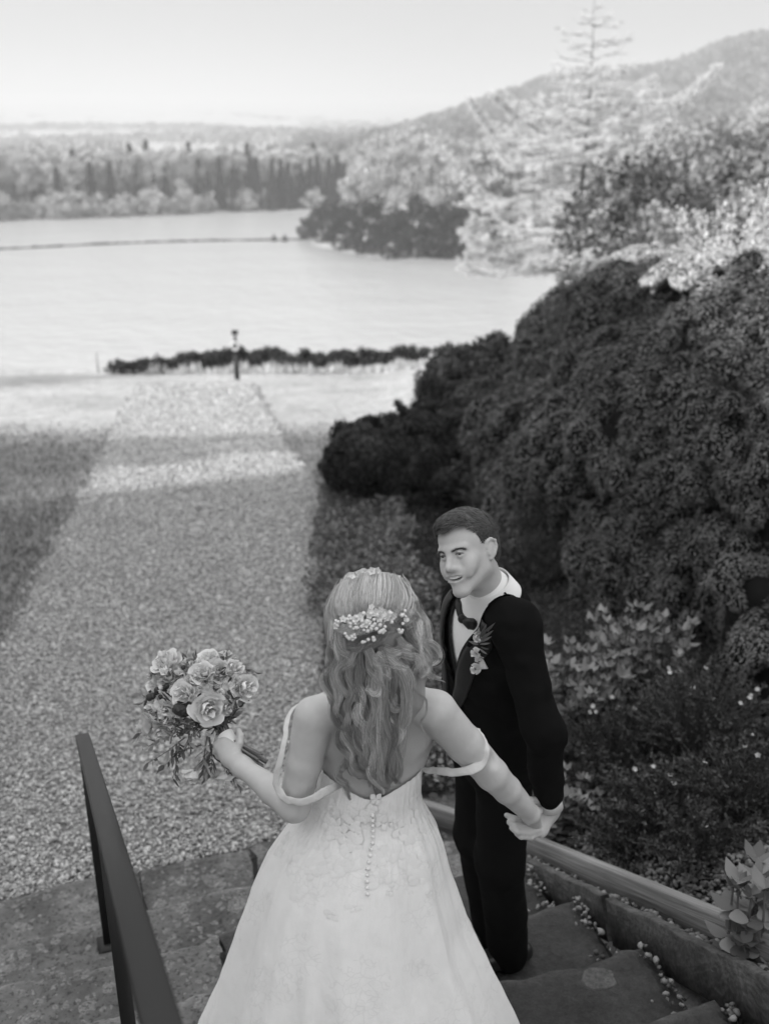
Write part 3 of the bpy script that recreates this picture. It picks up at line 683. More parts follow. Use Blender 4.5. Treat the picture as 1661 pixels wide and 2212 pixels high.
def conifer(h, cw, tiers, per, L, W, mf, mb):
    t = thing('conifer', (0, 0, 0), None, None); tr = Acc(); tr.add(*tube([[0, 0, -.5], [0, 0, h * .5], [0, 0, h]], [.016 * h, .01 * h, .002 * h], 6)); tr.build('trunk', mb, t)
    P, N = [], []
    for i in range(tiers):
        f = (i + .5) / tiers; z = h * (.08 + .92 * f); rr = cw * .5 * (1 - f) ** 1.1 * rng.uniform(.7, 1.15) + .05
        a = rng.random(per) * 6.28; q_ = rng.random(per) ** .5
        P.append(np.stack([np.cos(a) * rr * q_, np.sin(a) * rr * q_, z - q_ * rr * .35 + rng.normal(0, .02 * h, per)], -1)); N.append(np.stack([np.cos(a), np.sin(a), -.3 + 0 * a], -1))
    P, N = np.vstack(P), np.vstack(N); n = len(P); V, F = leaves(P, N, L * rng.uniform(.6, 1.3, n), W * rng.uniform(.6, 1.3, n), .5)
    make_mesh('crown', V, F, mf, t, False); return t
def place(proto, first, loc, s, rz, label, cat, group, sz=None):
    o = copy_tree(proto) if not first else proto
    o.location = loc; o.scale = (s, s, s * (sz or 1)); o.rotation_euler = (0, 0, rz); tag(o, label, cat, group); return o
prot = {
    'pale1': broad_tree(16, 8, 26, 60, .7, .45, fol_pale, bark_pale, 3, .3), 'pale2': broad_tree(16, 6.5, 22, 60, .7, .45, fol_pale, bark_pale, 2, .45),
    'con': conifer(16, 4.6, 22, 80, .8, .3, fol_dark, bark_dark), 'low': broad_tree(7, 8, 26, 70, .6, .4, fol_pale, bark_pale, 3, .05), 'mid': broad_tree(14, 9, 26, 60, .8, .5, fol_mid, bark_dark, 2, .15),
    'dark': broad_tree(10, 9, 26, 90, .7, .45, fol_dark, bark_dark, 2, .05)}
used = set()
LBL = {'pale1': ('pale bare crowned tree in the belt of woodland across the lake', 'tree'), 'pale2': ('tall pale tree with a slender crown in the wood across the lake', 'tree'),
       'con': ('dark spire shaped conifer standing in the wood across the lake', 'conifer'), 'low': ('low pale bush at the water line of the far shore', 'bush'),
       'mid': ('grey leafy tree in the wood across the lake', 'tree'), 'dark': ('dark round headed tree at the edge of the far water', 'tree')}
def put(kind, x, y, s, grp='trees along the far shore', lab=None, sz=None):
    z = ground(np.array([[x, y]]))[0] - .2
    place(prot[kind], kind not in used, (x, y, z), s, rng.random() * 6.28, lab or LBL[kind][0], LBL[kind][1], grp, sz); used.add(kind)
rs = np.random.default_rng(11)
def shore(px):  # far shoreline in photo x -> world
    py = np.interp(px, [-200, 0, 250, 450, 700, 900], [490, 478, 470, 461, 454, 450]); return on_z(px, py, WATER)
for i, px in enumerate(np.arange(-130, 800, 21)):   # front row: pale low bushes, dark conifers right of centre
    p = shore(px + rs.uniform(-8, 8)); d = unit(p[:2])
    if px < 470 or rs.random() < .12: put('low', *(p[:2] + d * rs.uniform(1, 4)), rs.uniform(.45, .95))
    else: put('con', *(p[:2] + d * rs.uniform(1, 5)), rs.uniform(.62, .85))
    if px > 430: put('con', *(p[:2] + d * rs.uniform(4, 9) + rs.normal(0, 1, 2)), rs.uniform(.6, .85))
for i, px in enumerate(np.arange(-150, 800, 19)):
    p = shore(px + rs.uniform(-8, 8)); d = unit(p[:2])
    put('pale1' if rs.random() < .55 else 'pale2', *(p[:2] + d * rs.uniform(7, 14)), rs.uniform(.68, .9) + (.08 if px < 500 else 0))
    if rs.random() < .3: put('con', *(p[:2] + d * rs.uniform(3, 8) + rs.normal(0, 1, 2)), rs.uniform(.45, .85))
    put(rs.choice(['mid', 'pale2', 'con'], p=[.45, .3, .25]), *(p[:2] + d * rs.uniform(17, 26)), rs.uniform(.78, .95))
# peninsula: dark bushes by the water with pale feathery trees above
PG = 'trees on the wooded point'; nd = np_ = nm_ = 0
ORD = ['first', 'second', 'third', 'fourth', 'fifth', 'sixth', 'seventh', 'eighth', 'ninth', 'tenth', 'eleventh', 'twelfth', 'thirteenth', 'fourteenth', 'fifteenth', 'sixteenth', 'seventeenth']
for px, py, Z, k, s in [(665, 520, 200, 'dark', .45), (700, 528, 195, 'dark', .72), (745, 542, 186, 'dark', .85), (800, 552, 178, 'dark', .95), (850, 560, 172, 'dark', .8), (905, 562, 170, 'dark', 1.0), (960, 563, 168, 'dark', .9), (1010, 562, 168, 'dark', 1.05), (1060, 565, 165, 'dark', 1.1)]:
    p = on_z(px, py - 6, WATER); put(k, p[0], p[1] - 2.5, s * .95, PG, 'dark dense bush over the water on the wooded point, ' + ORD[nd] + ' from its tip'); nd += 1
for px, py, k, s in sorted([(760, 520, 'pale1', .85), (800, 520, 'pale2', 1.15), (850, 525, 'pale1', 1.25), (900, 525, 'pale2', 1.15), (945, 530, 'pale1', 1.2), (1000, 530, 'pale1', 1.1), (1050, 525, 'mid', 1.2), (1110, 520, 'pale1', 1.25), (820, 500, 'pale1', 1.25), (880, 500, 'pale1', 1.4), (960, 505, 'mid', 1.25), (1060, 505, 'pale1', 1.3), (1150, 505, 'mid', 1.3), (1230, 520, 'pale1', 1.4), (1300, 520, 'mid', 1.4), (1400, 520, 'pale1', 1.5), (1500, 520, 'mid', 1.5), (1600, 520, 'pale1', 1.5), (1700, 520, 'mid', 1.5)]):
    p = on_z(px, py, WATER); pale = k != 'mid'
    put(k, p[0], p[1], s * .88, PG, ('pale feathery tree on the wooded point, ' + ORD[np_] if pale else 'grey leafy tree on the wooded point, ' + ORD[nm_]) + ' of its kind from the left'); np_ += pale; nm_ += not pale
# woodland on the hill and in the valley: nobody could count it
def wood(name, label, XY, Z, r_, per, L, W, m, zs=.8):
    n = len(XY); d = ell_pts(n * per).reshape(n, per, 3); d[..., 2] = abs(d[..., 2])
    P = np.column_stack([XY, Z])[:, None] + d * r_[:, None, None] * np.array([1, 1, zs])
    V, F = leaves(P.reshape(-1, 3), d.reshape(-1, 3), L, W, 1.0); o = make_mesh(name, V, F, m, None, False); tag(o, label, 'woodland', kind='stuff')
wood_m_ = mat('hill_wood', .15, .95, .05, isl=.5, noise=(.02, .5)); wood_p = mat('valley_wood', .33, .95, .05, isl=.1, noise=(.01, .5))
n = 5200; X = rng.uniform(RX[0] - 5, 560, n); Y = rng.uniform(430, 960, n); XY = np.column_stack([X, Y])
f = fbm(np.column_stack([XY / 90, X * 0 + 5]), 3); ok = ((f > -.22) | (Y > 860)) & (Y > 430 + 0 * X); XY = XY[ok]
wood('hill_woodland', 'hazy woodland covering the hill on the right up to its ridge', XY, hill_f(XY) + 2, rng.uniform(5, 9, len(XY)), 26, 4.5, 3.2, wood_m_)
X = rng.uniform(-420, 180, 3800); Y = rng.uniform(300, 2200, 3800); X = X * Y / 900; XY = np.column_stack([X, Y]); f = fbm(np.column_stack([XY[:, :1] / 260, XY[:, 1:] / 120, XY[:, :1] * 0]), 3)
XY = XY[(f > .05) & ((Y > 330) | (X > -60))]
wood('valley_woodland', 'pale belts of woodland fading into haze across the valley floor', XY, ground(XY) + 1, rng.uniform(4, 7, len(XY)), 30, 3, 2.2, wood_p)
# float line on the lake, two dark buoys
def buoy(r_, h):
    V, F = SPH_V * np.array([r_, r_, h]), SPH_F; return V, F
bu_m = mat('float_rubber', .04, .6, .3)
A_, B_ = on_z(-40, 541, WATER), on_z(652, 518, WATER); Md = on_z(330, 524, WATER)
fl = thing('float_line', (Md[0], Md[1], WATER), 'long dark line of floats strung across the lake', 'float line')
L_ = smooth_line([A_, Md, B_], 96)
V, F = buoy(.55, .38); first = make_mesh('float', V, F, bu_m, None, True); first.location = Vector(L_[0]); attach(fl, first)
for p in L_[1:]:
    c = first.copy(); C.objects.link(c); c.location = Vector(p) - fl.location; s = rng.uniform(.5, 1.2); c.scale = (s, s, s)
V, F = tube(L_ + np.array([0, 0, .05]), .12, 5); attach(fl, make_mesh('rope', V, F, bu_m))
for px, lab in ((592, 'left one of two dark mooring buoys beside the wooded point'), (615, 'right one of two dark mooring buoys beside the wooded point')):
    p = on_z(px, 521, WATER); t = thing('buoy', p, lab, 'buoy', 'mooring buoys')
    V, F = buoy(.55, .75); attach(t, make_mesh('float', V + p + [0, 0, .35], F, bu_m)); V, F = tube([p + [0, 0, .8], p + [0, 0, 1.5]], .09, 6); attach(t, make_mesh('mast', V, F, bu_m))
# ------------------------------------------------------------------ middle distance: larch, leafy trees, hedge, post, twiggy shrub
tuft_m = mat('larch_tuft', .75, .9, .1, isl=.15, trans=.45); larch_bark = mat('larch_bark', .11, .9, .1, noise=(3, .4))
base = at(1237, 640, 31.0); gz = ground(base[None, :2])[0]; top = at(1254, 15, 30.0)
H = top[2] - gz
larch = thing('larch', (base[0], base[1], gz), 'tall pale larch with drooping feathery branches against the lake', 'larch')
tr, tw, tf = Acc(), Acc(), Acc()
TP = smooth_line([[base[0], base[1], gz - .3], [base[0] + .02, base[1], gz + H * .35], [base[0] + .1, base[1], gz + H * .7], [top[0], base[1], top[2]]], 30)
tr.add(*tube(TP, (.13 * (1 - np.linspace(0, 1, 30)) ** 1.5 + .006), 8)); attach(larch, tr.build('trunk', larch_bark, None))
zb = at(1237, 590, 31)[2]; hh = top[2] - zb
TU_P, TU_N = [], []
nb = 92
for i in range(nb):
    f = (i / nb) ** .9; z = zb + hh * (f * .97 + rng.uniform(-.014, .014)); a = i * 2.399 + rng.uniform(-.3, .3)
    Lb = (4.9 * (1 - f) ** .9 + .35) * rng.uniform(.7, 1.1) * (1 if f > .06 else .8)
    if 0.45 < f < .7 and math.cos(a) > .6: Lb *= 1.25
    dx, dy = math.cos(a), math.sin(a)
    droop = -.10 + .3 * f + rng.normal(0, .07)
    o = np.array([np.interp(z, TP[:, 2], TP[:, 0]), base[1], z])
    P = smooth_line([o, o + np.array([dx * Lb * .35, dy * Lb * .35, Lb * (.02 + droop * .3)]), o + np.array([dx * Lb * .72, dy * Lb * .72, Lb * (-.03 + droop * .75)]), o + np.array([dx * Lb, dy * Lb, Lb * (.13 + droop)])], 12)
    tw.add(*tube(P, np.linspace(.028, .006, 12) * (1 - .8 * f), 4))
    subs = [P]
    ns = int(4 + 9 * (1 - f))
    for j in range(ns):
        k = rng.uniform(.25, .95); q0 = P[int(k * 11)]; sgn = 1 if j % 2 else -1
        side = np.array([-dy, dx, 0]) * sgn; Ls = Lb * rng.uniform(.15, .38) * (1.15 - k * .7)
        Q = smooth_line([q0, q0 + side * Ls * .5 + np.array([dx, dy, 0]) * Ls * .35 + [0, 0, -.06 * Ls], q0 + side * Ls + np.array([dx, dy, 0]) * Ls * .75 + [0, 0, -.05 * Ls]], 7)
        tw.add(*tube(Q, np.linspace(.010, .004, 7), 3)); subs.append(Q)
    if f > .80: subs = subs[:1]
    for Q in subs:
        ln = np.linalg.norm(np.diff(Q, axis=0), axis=1).sum(); m_ = int(ln / (.055 if f < .72 else .12) * (1 if f < .8 else .3)) + 2
        u = rng.uniform(.12, 1, m_); idx = u * (len(Q) - 1); i0 = np.clip(idx.astype(int), 0, len(Q) - 2); fr = (idx - i0)[:, None]
        X = Q[i0] * (1 - fr) + Q[i0 + 1] * fr
        for _ in range(8 if f < .55 else 5):
            TU_P.append(X + rng.normal(0, .035, X.shape)); TU_N.append(ell_pts(m_) + [0, 0, .5])
for (x0, y0_), (x1, y1_), (x2, y2_) in [((1240, 330), (1440, 250), (1550, 145)), ((1240, 300), (1350, 250), (1412, 170)), ((1240, 420), (1400, 330), (1440, 245)), ((1240, 480), (1060, 430), (925, 300)), ((1240, 380), (1080, 300), (1015, 215)), ((1240, 430), (1450, 400), (1500, 300)), ((1240, 560), (1080, 545), (995, 500)), ((1240, 590), (1120, 570), (1010, 545)), ((1240, 330), (1130, 260), (1060, 205))]:
    P = smooth_line([at(x0, y0_, 31), at(x1, y1_, 30.6), at(x2, y2_, 30)], 26); tw.add(*tube(P, np.linspace(.04, .008, 26), 5))
    for k in range(3, 26):
        for q_ in range(2):
            e = P[k] + rng.normal(0, .28, 3) * (1.15 - k / 26); Q = np.linspace(P[k], e, 5); tw.add(*tube(Q, np.linspace(.008, .003, 5), 3))
            X = np.repeat(Q, 14, 0) + rng.normal(0, .05, (70, 3)); TU_P.append(X); TU_N.append(ell_pts(70) + [0, 0, .5])
TU_P, TU_N = np.vstack(TU_P), np.vstack(TU_N)
V, F = leaves(TU_P, TU_N, rng.uniform(.05, .11, len(TU_P)), rng.uniform(.02, .04, len(TU_P)), .6)
attach(larch, tw.build('branches', larch_bark, None), make_mesh('crown', V, F, tuft_m, None, False))

def leafy(name, label, px, py, Z, hpx, wpx, mf, mb, n_cl, per, L, W, trunks=1, low=.25, cat='tree', leafshape=.9):
    p = at(px, py, Z); gz = ground(p[None, :2])[0]; h = at(px, py - hpx, Z)[2] - gz; cw = wpx / FOC * Z
    t = broad_tree(h, cw, n_cl, per, L, W, mf, mb, trunks, low, name); t.location = (p[0], p[1], gz); tag(t, label, cat); return t
leaf_d = mat('round_leaf_dark', .10, .7, .2, isl=.45); leaf_l = mat('round_leaf_pale', .36, .8, .15, isl=.25, trans=.3); leaf_w = mat('blossom_leaf', .32, .8, .2, isl=.4, trans=.3)
leafy('leafy_tree', 'small dark leafed tree on a dark trunk right of the larch', 1362, 590, 23, 235, 300, leaf_d, bark_dark, 38, 62, .17, .13, 1, .28)
leafy('leafy_tree', 'pale leafed tree with a wide airy crown behind the junipers', 1480, 600, 26, 330, 330, leaf_l, bark_dark, 60, 90, .18, .13, 2, .15)
leafy('leafy_tree', 'pale airy tree cut by the right edge behind the twiggy shrub', 1640, 600, 25, 340, 330, leaf_l, bark_dark, 60, 150, .18, .13, 2, .15)
leafy('leafy_tree', 'low bushy tree between the dark leafed tree and the juniper crest', 1440, 600, 21, 160, 200, leaf_l, bark_dark, 30, 120, .13, .09, 2, .05)
# twiggy pale shrub
twig_m = mat('pale_twig', .6, .8, .2, isl=.3); c0 = at(1610, 620, 12.5); gz = ground(c0[None, :2])[0]; c0[2] = gz
ts = thing('twiggy_shrub', c0, 'pale bare twiggy shrub with upright stems above the dark juniper', 'shrub'); A = Acc()
tp = at(1610, 420, 12.5)[2] - gz; TPp = []
for i in range(46):
    a = rng.random() * 6.28; sp = rng.uniform(.1, .85); b0 = c0 + [math.cos(a) * .25, math.sin(a) * .25, 0]
    e = c0 + np.array([math.cos(a) * sp * 1.35, math.sin(a) * sp, tp * rng.uniform(.75, 1.1) * (1 - .2 * sp)])
    P = smooth_line([b0, b0 * .45 + e * .55 + [0, 0, .15], e], 9); A.add(*tube(P, np.linspace(.016, .004, 9), 4)); TPp.append(P)
    for j in range(7):
        k = rng.integers(3, 8); q_ = P[k] + rng.normal(0, .05, 3) + unit(P[k] - P[k - 1]) * .05; e2 = P[k] + unit(P[k] - P[k - 1] + rng.normal(0, .35, 3)) * rng.uniform(.2, .5)
        A.add(*tube([P[k], (P[k] + e2) / 2, e2], [.007, .005, .003], 3)); TPp.append(np.linspace(P[k], e2, 5))
X = np.vstack(TPp); X = X[X[:, 2] > gz + tp * .35]; X = np.repeat(X, 5, 0) + rng.normal(0, .03, (len(X) * 5, 3))
V, F = leaves(X, np.tile([0, 0, 1.], (len(X), 1)), rng.uniform(.03, .07, len(X)), rng.uniform(.015, .03, len(X)), .7)
attach(ts, A.build('stems', twig_m, None), make_mesh('buds', V, F, twig_m, None, False))
# pale cushions on the juniper crest; the thin streak imitates its sunlit rim
pale_tip_m = mat('pale_tips', .60, .85, .2, isl=.4, trans=.2)
for px, py, Z, r_, lab in [(1580, 605, 11.2, (.85, .5, .12), 'pale cushion of small sprays on top of the great juniper mound'), (1440, 572, 14.0, (.55, .5, .10), 'pale low patch at the foot of the leafy trees'), (1330, 592, 12.6, (.6, .4, .06), 'thin pale streak standing in for sunlight along the crest of the huge juniper')]:
    bush('pale_cushion', lab, 'shrub', [(tuple(at(px, py, Z)), r_)], 40, 520, pale_tip_m, L=.045, W=.025, sub_r=(.17, .12, .06), flow=(-.5, -.3, -.3))
# hedge where the lawn drops to the lake
hg_m = mat('hedge_leaf', .05, .7, .3, isl=.6); GA = on_z(225, 806, -3.78)
def gpt(px, py):  # ground point under a photo position
    r_ = ray(px, py); t = 5.
    for _ in range(4000):
        P = np.array([0, 0, CAM_Z]) + r_ * t
        if P[2] <= ground(P[None, :2])[0]: break
        t += .05
    return P
hedge = []
ORD = ['first', 'second', 'third', 'fourth', 'fifth', 'sixth', 'seventh', 'eighth', 'ninth', 'tenth', 'eleventh', 'twelfth', 'thirteenth', 'fourteenth', 'fifteenth', 'sixteenth', 'seventeenth']
hedge_y = 31.0
for i, (px, top_) in enumerate([(270, 799), (320, 794), (368, 787), (415, 777), (455, 768), (500, 761), (545, 766), (590, 764), (635, 777), (680, 770), (725, 774), (770, 766), (815, 764), (860, 758), (905, 764), (950, 755), (1000, 755)]):
    r0 = ray(px, 800); t0 = (hedge_y - (.9 if px > 600 else 0) + .004 * (px - 500)) / r0[1]; P = np.array([r0[0] * t0, r0[1] * t0, 0]); P[2] = ground(P[None, :2])[0]; Z = t0; tz = at(px, top_, Z)[2]; h = max(.10, tz - P[2])
    bush('hedge_bush', 'dark low bush closing the lawn, ' + ORD[i] + ' from the left in its row', 'bush', [((P[0], P[1] + .2, P[2] + h * .45), (.44, .3, h * .42))], 16, 130, hg_m, group='bushes along the end of the lawn', L=.09, W=.06, sub_r=(.22, .2, min(.16, h * .3)), flow=(0, 0, 1), leaf_spread=1.0, face=-1.1)
# pale tufts of grass and daffodil like blooms along it
n = 2600; px_ = rng.uniform(190, 930, n); PP = []
y0 = hedge_y - .5
X = rng.uniform(-8.5, 1.6, n); Y = y0 + rng.normal(0, .35, n) - .1; Zg = ground(np.column_stack([X, Y]))
hgt = rng.uniform(.08, .22, n) * (1 + .8 * (vnoise(np.column_stack([X * 2, Y * 0, Y * 0])) > .2)); P = np.column_stack([X, Y, Zg])
V, F = leaves(P, np.tile([0, 0, 1.], (n, 1)), hgt, rng.uniform(.03, .06, n), .2); bl_m = mat('pale_bloom', .6, .8, .2, isl=.3, trans=.3)
tag(make_mesh('long_grass', V, F, bl_m, None, False), 'pale long grass and blooms along the end of the lawn', 'grass', kind='stuff')
# rough grass blades over the lawn on both sides of the path
n = 80000; yy = 5.0 + 15 * rng.random(n) ** 1.2; Zf = yy * 1.05; X = rng.uniform(-.45, .16, n) * Zf; l, r_ = path_lr(yy)
ok = (rng.random(n) > np.clip((yy - 12) / 7, 0, 1)) & (((X < l + .05) | (X > r_ - .05)) | (yy > 21)) & ~((X > r_ + 1.1) & (yy < 12.5)) & ~((X > r_ - .02) & (yy < 9.5)); X, yy = X[ok], yy[ok]
P = np.column_stack([X, yy, gfun(np.column_stack([X, yy]))]); n = len(P)
V, F = leaves(P, np.tile([0, 0, 1.], (n, 1)), rng.uniform(.03, .075, n) * (1 + .03 * yy), .012 * (1 + .05 * yy), .55)
gr_m = mat('grass_blade', .27, .8, .2, isl=.6, noise=[(.6, .4, 4)], trans=.6)
tag(make_mesh('grass', V, F, gr_m, None, False), 'short rough lawn grass on both sides of the path', 'grass', kind='stuff')
# marker post with a lifebuoy
P = gpt(513, 820); Zp = P[1] / (cP - sP * ((820 - 1106) / FOC)); hp = 50 / FOC * Zp / .98; post_m = mat('post_wood', .035, .8, .2, noise=(6, .4)); buoy_m = mat('lifebuoy_white', .5, .5, .4)
pt = thing('lifebuoy_post', P, 'dark timber post carrying a pale lifebuoy at the end of the path', 'post')
a = Acc(); a.box(P + [0, 0, hp * .5], (.13, .13, hp + .1)); a.box(P + [0, 0, hp * 1.4], (.07, .07, hp * .9)); attach(pt, a.build('post', post_m, None, False))
th_ = np.linspace(0, 2 * math.pi, 25); rr = hp * .13; ring = P + np.array([0, -.08, hp * 1.45]) + np.stack([rr * np.cos(th_), 0 * th_, rr * 1.25 * np.sin(th_)], -1)
V, F = tube(ring, .04, 8, False); attach(pt, make_mesh('lifebuoy', V, F, buoy_m))
a = Acc(); a.box(P + [0, 0, hp * 2.0], (.16, .16, .12)); attach(pt, a.build('cap', post_m, None, False))
th2 = gpt(213, 806); a = Acc(); a.box(th2 + [0, 0, .3], (.05, .05, .7)); o = a.build('thin_stake', mat('stake', .35, .8, .2), None, False, loc=th2); tag(o, 'thin pale stake standing at the left end of the low hedge', 'stake')
# pale boulder in the bed
V, F = ico(3); c = gpt(998, 1000); Vb = V * np.array([.17, .15, .13]) * (1 + .22 * fbm(V * 1.7, 4))[:, None] + c + [0, 0, .05]
o = make_mesh('boulder', Vb, F, mat('boulder_stone', .12, .8, .3, noise=[(3, .6, 5), (20, .4)], bump=(15, .8, .02)), loc=c); tag(o, 'weathered stone lying in the dark bed below the junipers', 'boulder')
c = gpt(1040, 1015); Vb = V * np.array([.26, .2, .11]) * (1 + .22 * fbm(V * 1.7 + 7, 4))[:, None] + c + [0, 0, .03]
o = make_mesh('boulder', Vb, F, mat('boulder_dark', .04, .85, .3, noise=[(3, .6, 5), (20, .4)], bump=(15, .8, .02)), loc=c); tag(o, 'dark flat stone half buried right of the paler one', 'boulder')
# trees out of the frame on the left that dapple the lawn
for x, y, s in ((-18.2, 7.2, .66), (-17, 24, .40)):
    t = copy_tree(prot['dark']); t.location = (x, y, ground(np.array([[x, y]]))[0]); t.scale = (s,) * 3; tag(t, ('nearer' if y < 10 else 'farther') + ' of two dense trees standing left of the lawn', 'tree', 'trees left of the lawn')
# ------------------------------------------------------------------ smooth solid modelling: rounded cones and ellipsoids blended into one skin
class Solid:
    def __init__(s): s.ops = []
    def cap(s, a, b, ra, rb=None, k=.02, op='+'):
        s.ops.append(('c', np.array(a, float), np.array(b, float), ra, ra if rb is None else rb, k, op)); return s
    def chain(s, pts, rad, k=.02, op='+'):
        for i in range(len(pts) - 1): s.cap(pts[i], pts[i + 1], rad[i], rad[i + 1], k, op)
        return s
    def ell(s, c, r, M=None, k=.02, op='+'):
        s.ops.append(('e', np.array(c, float), np.array(r, float), np.eye(3) if M is None else np.array(M, float), 0, k, op)); return s
    def dist1(s, o, P):
        if o[0] == 'c':
            a, b, ra, rb = o[1:5]; e = b - a; w_ = P - a; t = np.clip((w_ @ e) / (e @ e + 1e-12), 0, 1)
            return np.sqrt(((w_ - t[..., None] * e) ** 2).sum(-1)) - (ra + (rb - ra) * t)
        c, r_, M = o[1:4]; q_ = (P - c) @ M; k0 = np.sqrt(((q_ / r_) ** 2).sum(-1)); k1 = np.sqrt(((q_ / r_ ** 2) ** 2).sum(-1)) + 1e-9
        return k0 * (k0 - 1) / k1
    def comb(s, D, d, k, op):
        if op == '+': h = np.maximum(k - np.abs(D - d), 0) / k; return np.minimum(D, d) - h * h * k * .25
        d = -d; h = np.maximum(k - np.abs(D - d), 0) / k; return np.maximum(D, d) + h * h * k * .25
    def at(s, P):
        P = np.asarray(P, float); D = np.full(P.shape[:-1], 9.)
        for o in s.ops: D = s.comb(D, s.dist1(o, P), o[5], o[6])
        return D
    def bounds(s, o):
        if o[0] == 'c': r_ = max(o[3], o[4]); return np.minimum(o[1], o[2]) - r_, np.maximum(o[1], o[2]) + r_
        r_ = np.abs(o[3]) @ o[2]; return o[1] - r_, o[1] + r_
    def mesh(s, h, disp=None, lo=None, hi=None):
        bs = [s.bounds(o) for o in s.ops if o[6] == '+']
        lo_ = np.min([b[0] for b in bs], 0) - 3 * h; hi_ = np.max([b[1] for b in bs], 0) + 3 * h
        if lo is not None: lo_ = np.maximum(lo_, lo)
        if hi is not None: hi_ = np.minimum(hi_, hi)
        n = np.ceil((hi_ - lo_) / h).astype(int) + 1; D = np.full(n, 9., np.float32); ax = [lo_[i] + h * np.arange(n[i]) for i in range(3)]
        for o in s.ops:
            b = s.bounds(o); m = o[5] + 3 * h + .004
            i0 = np.clip(np.floor((b[0] - m - lo_) / h).astype(int), 0, n); i1 = np.clip(np.ceil((b[1] + m - lo_) / h).astype(int) + 1, 0, n)
            if (i1 <= i0).any(): continue
            sl = tuple(slice(i0[j], i1[j]) for j in range(3))
            G = np.stack(np.meshgrid(*[ax[j][sl[j]] for j in range(3)], indexing='ij'), -1)
            D[sl] = s.comb(D[sl], s.dist1(o, G), o[5], o[6])
        if disp is not None:
            idx = np.nonzero(np.abs(D) < .03); G = lo_ + h * np.stack(idx, -1); D[idx] += disp(G)
        return nets(D, lo_, h)
    def hit(s, O, Dr, t0, t1, n=70):
        """first crossing along rays, else the closest approach"""
        ts = np.linspace(t0, t1, n); O = np.asarray(O, float); O = O[None] if O.ndim == 1 else O; P = O[:, None] + Dr[:, None] * ts[None, :, None]; d = s.at(P)
        neg = d < 0; f = np.where(neg.any(1), neg.argmax(1), d.argmin(1)); T = ts[f].copy()
        j = np.nonzero(neg.any(1) & (f > 0))[0]; a = d[j, f[j] - 1]; b = d[j, f[j]]
        T[j] = ts[f[j] - 1] + (ts[1] - ts[0]) * a / (a - b + 1e-9); return T
    def grad(s, P, e=.003):
        return unit(np.stack([s.at(P + np.eye(3)[i] * e) - s.at(P - np.eye(3)[i] * e) for i in range(3)], -1))
def nets(D, o, h):
    S = D < 0; c = np.zeros(np.array(D.shape) - 1, np.int8)
    sl = lambda b, ax_n: slice(b, ax_n - 1 + b)
    for i in (0, 1):
        for j in (0, 1):
            for k in (0, 1): c += S[sl(i, D.shape[0]), sl(j, D.shape[1]), sl(k, D.shape[2])]
    I = np.stack(np.nonzero((c > 0) & (c < 8)), -1); vid = np.full(c.shape, -1, np.int64); vid[tuple(I.T)] = np.arange(len(I))
    acc = np.zeros((len(I), 3)); cnt = np.zeros(len(I)); cor = [(i, j, k) for i in (0, 1) for j in (0, 1) for k in (0, 1)]
    for a in cor:
        for ax_ in range(3):
            if a[ax_] == 0:
                b = list(a); b[ax_] = 1
                da = D[tuple((I + a).T)]; db = D[tuple((I + b).T)]; m = (da < 0) != (db < 0); t = np.where(m, da / (da - db + 1e-12), 0)
                p = np.array(a) + t[:, None] * (np.array(b) - np.array(a)); acc += p * m[:, None]; cnt += m
    V = o + h * (I + acc / np.maximum(cnt, 1)[:, None]); Q = []
    for ax_ in range(3):
        b = [0, 0, 0]; b[ax_] = 1; s0 = S[tuple(slice(0, n - x) for n, x in zip(S.shape, b))]; s1 = S[tuple(slice(x, None) for x in b)]
        E = np.stack(np.nonzero(s0 != s1), -1); u, v = (ax_ + 1) % 3, (ax_ + 2) % 3
        ok = (E[:, u] > 0) & (E[:, v] > 0) & (E[:, u] < c.shape[u]) & (E[:, v] < c.shape[v]) & (E[:, ax_] < c.shape[ax_]); E = E[ok]
        eu = np.zeros(3, int); eu[u] = 1; ev = np.zeros(3, int); ev[v] = 1
        q_ = np.stack([vid[tuple((E - eu - ev).T)], vid[tuple((E - ev).T)], vid[tuple(E.T)], vid[tuple((E - eu).T)]], -1)
        flip = ~S[tuple(E.T)]; q_[flip] = q_[flip][:, ::-1]; Q.append(q_[(q_ >= 0).all(1)])
    return V, np.vstack(Q)
def relax(V, Q, it=2):
    """light smoothing"""
    n = len(V); e = np.vstack([Q[:, [0, 1]], Q[:, [1, 2]], Q[:, [2, 3]], Q[:, [3, 0]]])
    for _ in range(it):
        s = np.zeros((n, 3)); c = np.zeros(n)
        for a, b in ((0, 1), (1, 0)):
            for k in range(3): s[:, k] += np.bincount(e[:, a], V[e[:, b], k], n)
            c += np.bincount(e[:, a], minlength=n)
        V = V * .5 + .5 * s / np.maximum(c, 1)[:, None]
    return V
def frame(yaw, pitch, roll):
    """columns: person's left, forward (face), up. yaw from +y towards -x"""
    y, p, r_ = R(yaw), R(pitch), R(roll)
    Fw = np.array([-math.sin(y), math.cos(y), 0.]); Lf = np.array([-math.cos(y), -math.sin(y), 0.]); U = np.array([0, 0, 1.])
    F2 = Fw * math.cos(p) - U * math.sin(p); U2 = U * math.cos(p) + Fw * math.sin(p)
    L3 = Lf * math.cos(r_) + U2 * math.sin(r_); U3 = U2 * math.cos(r_) - Lf * math.sin(r_)
    return np.stack([L3, F2, U3], 1)
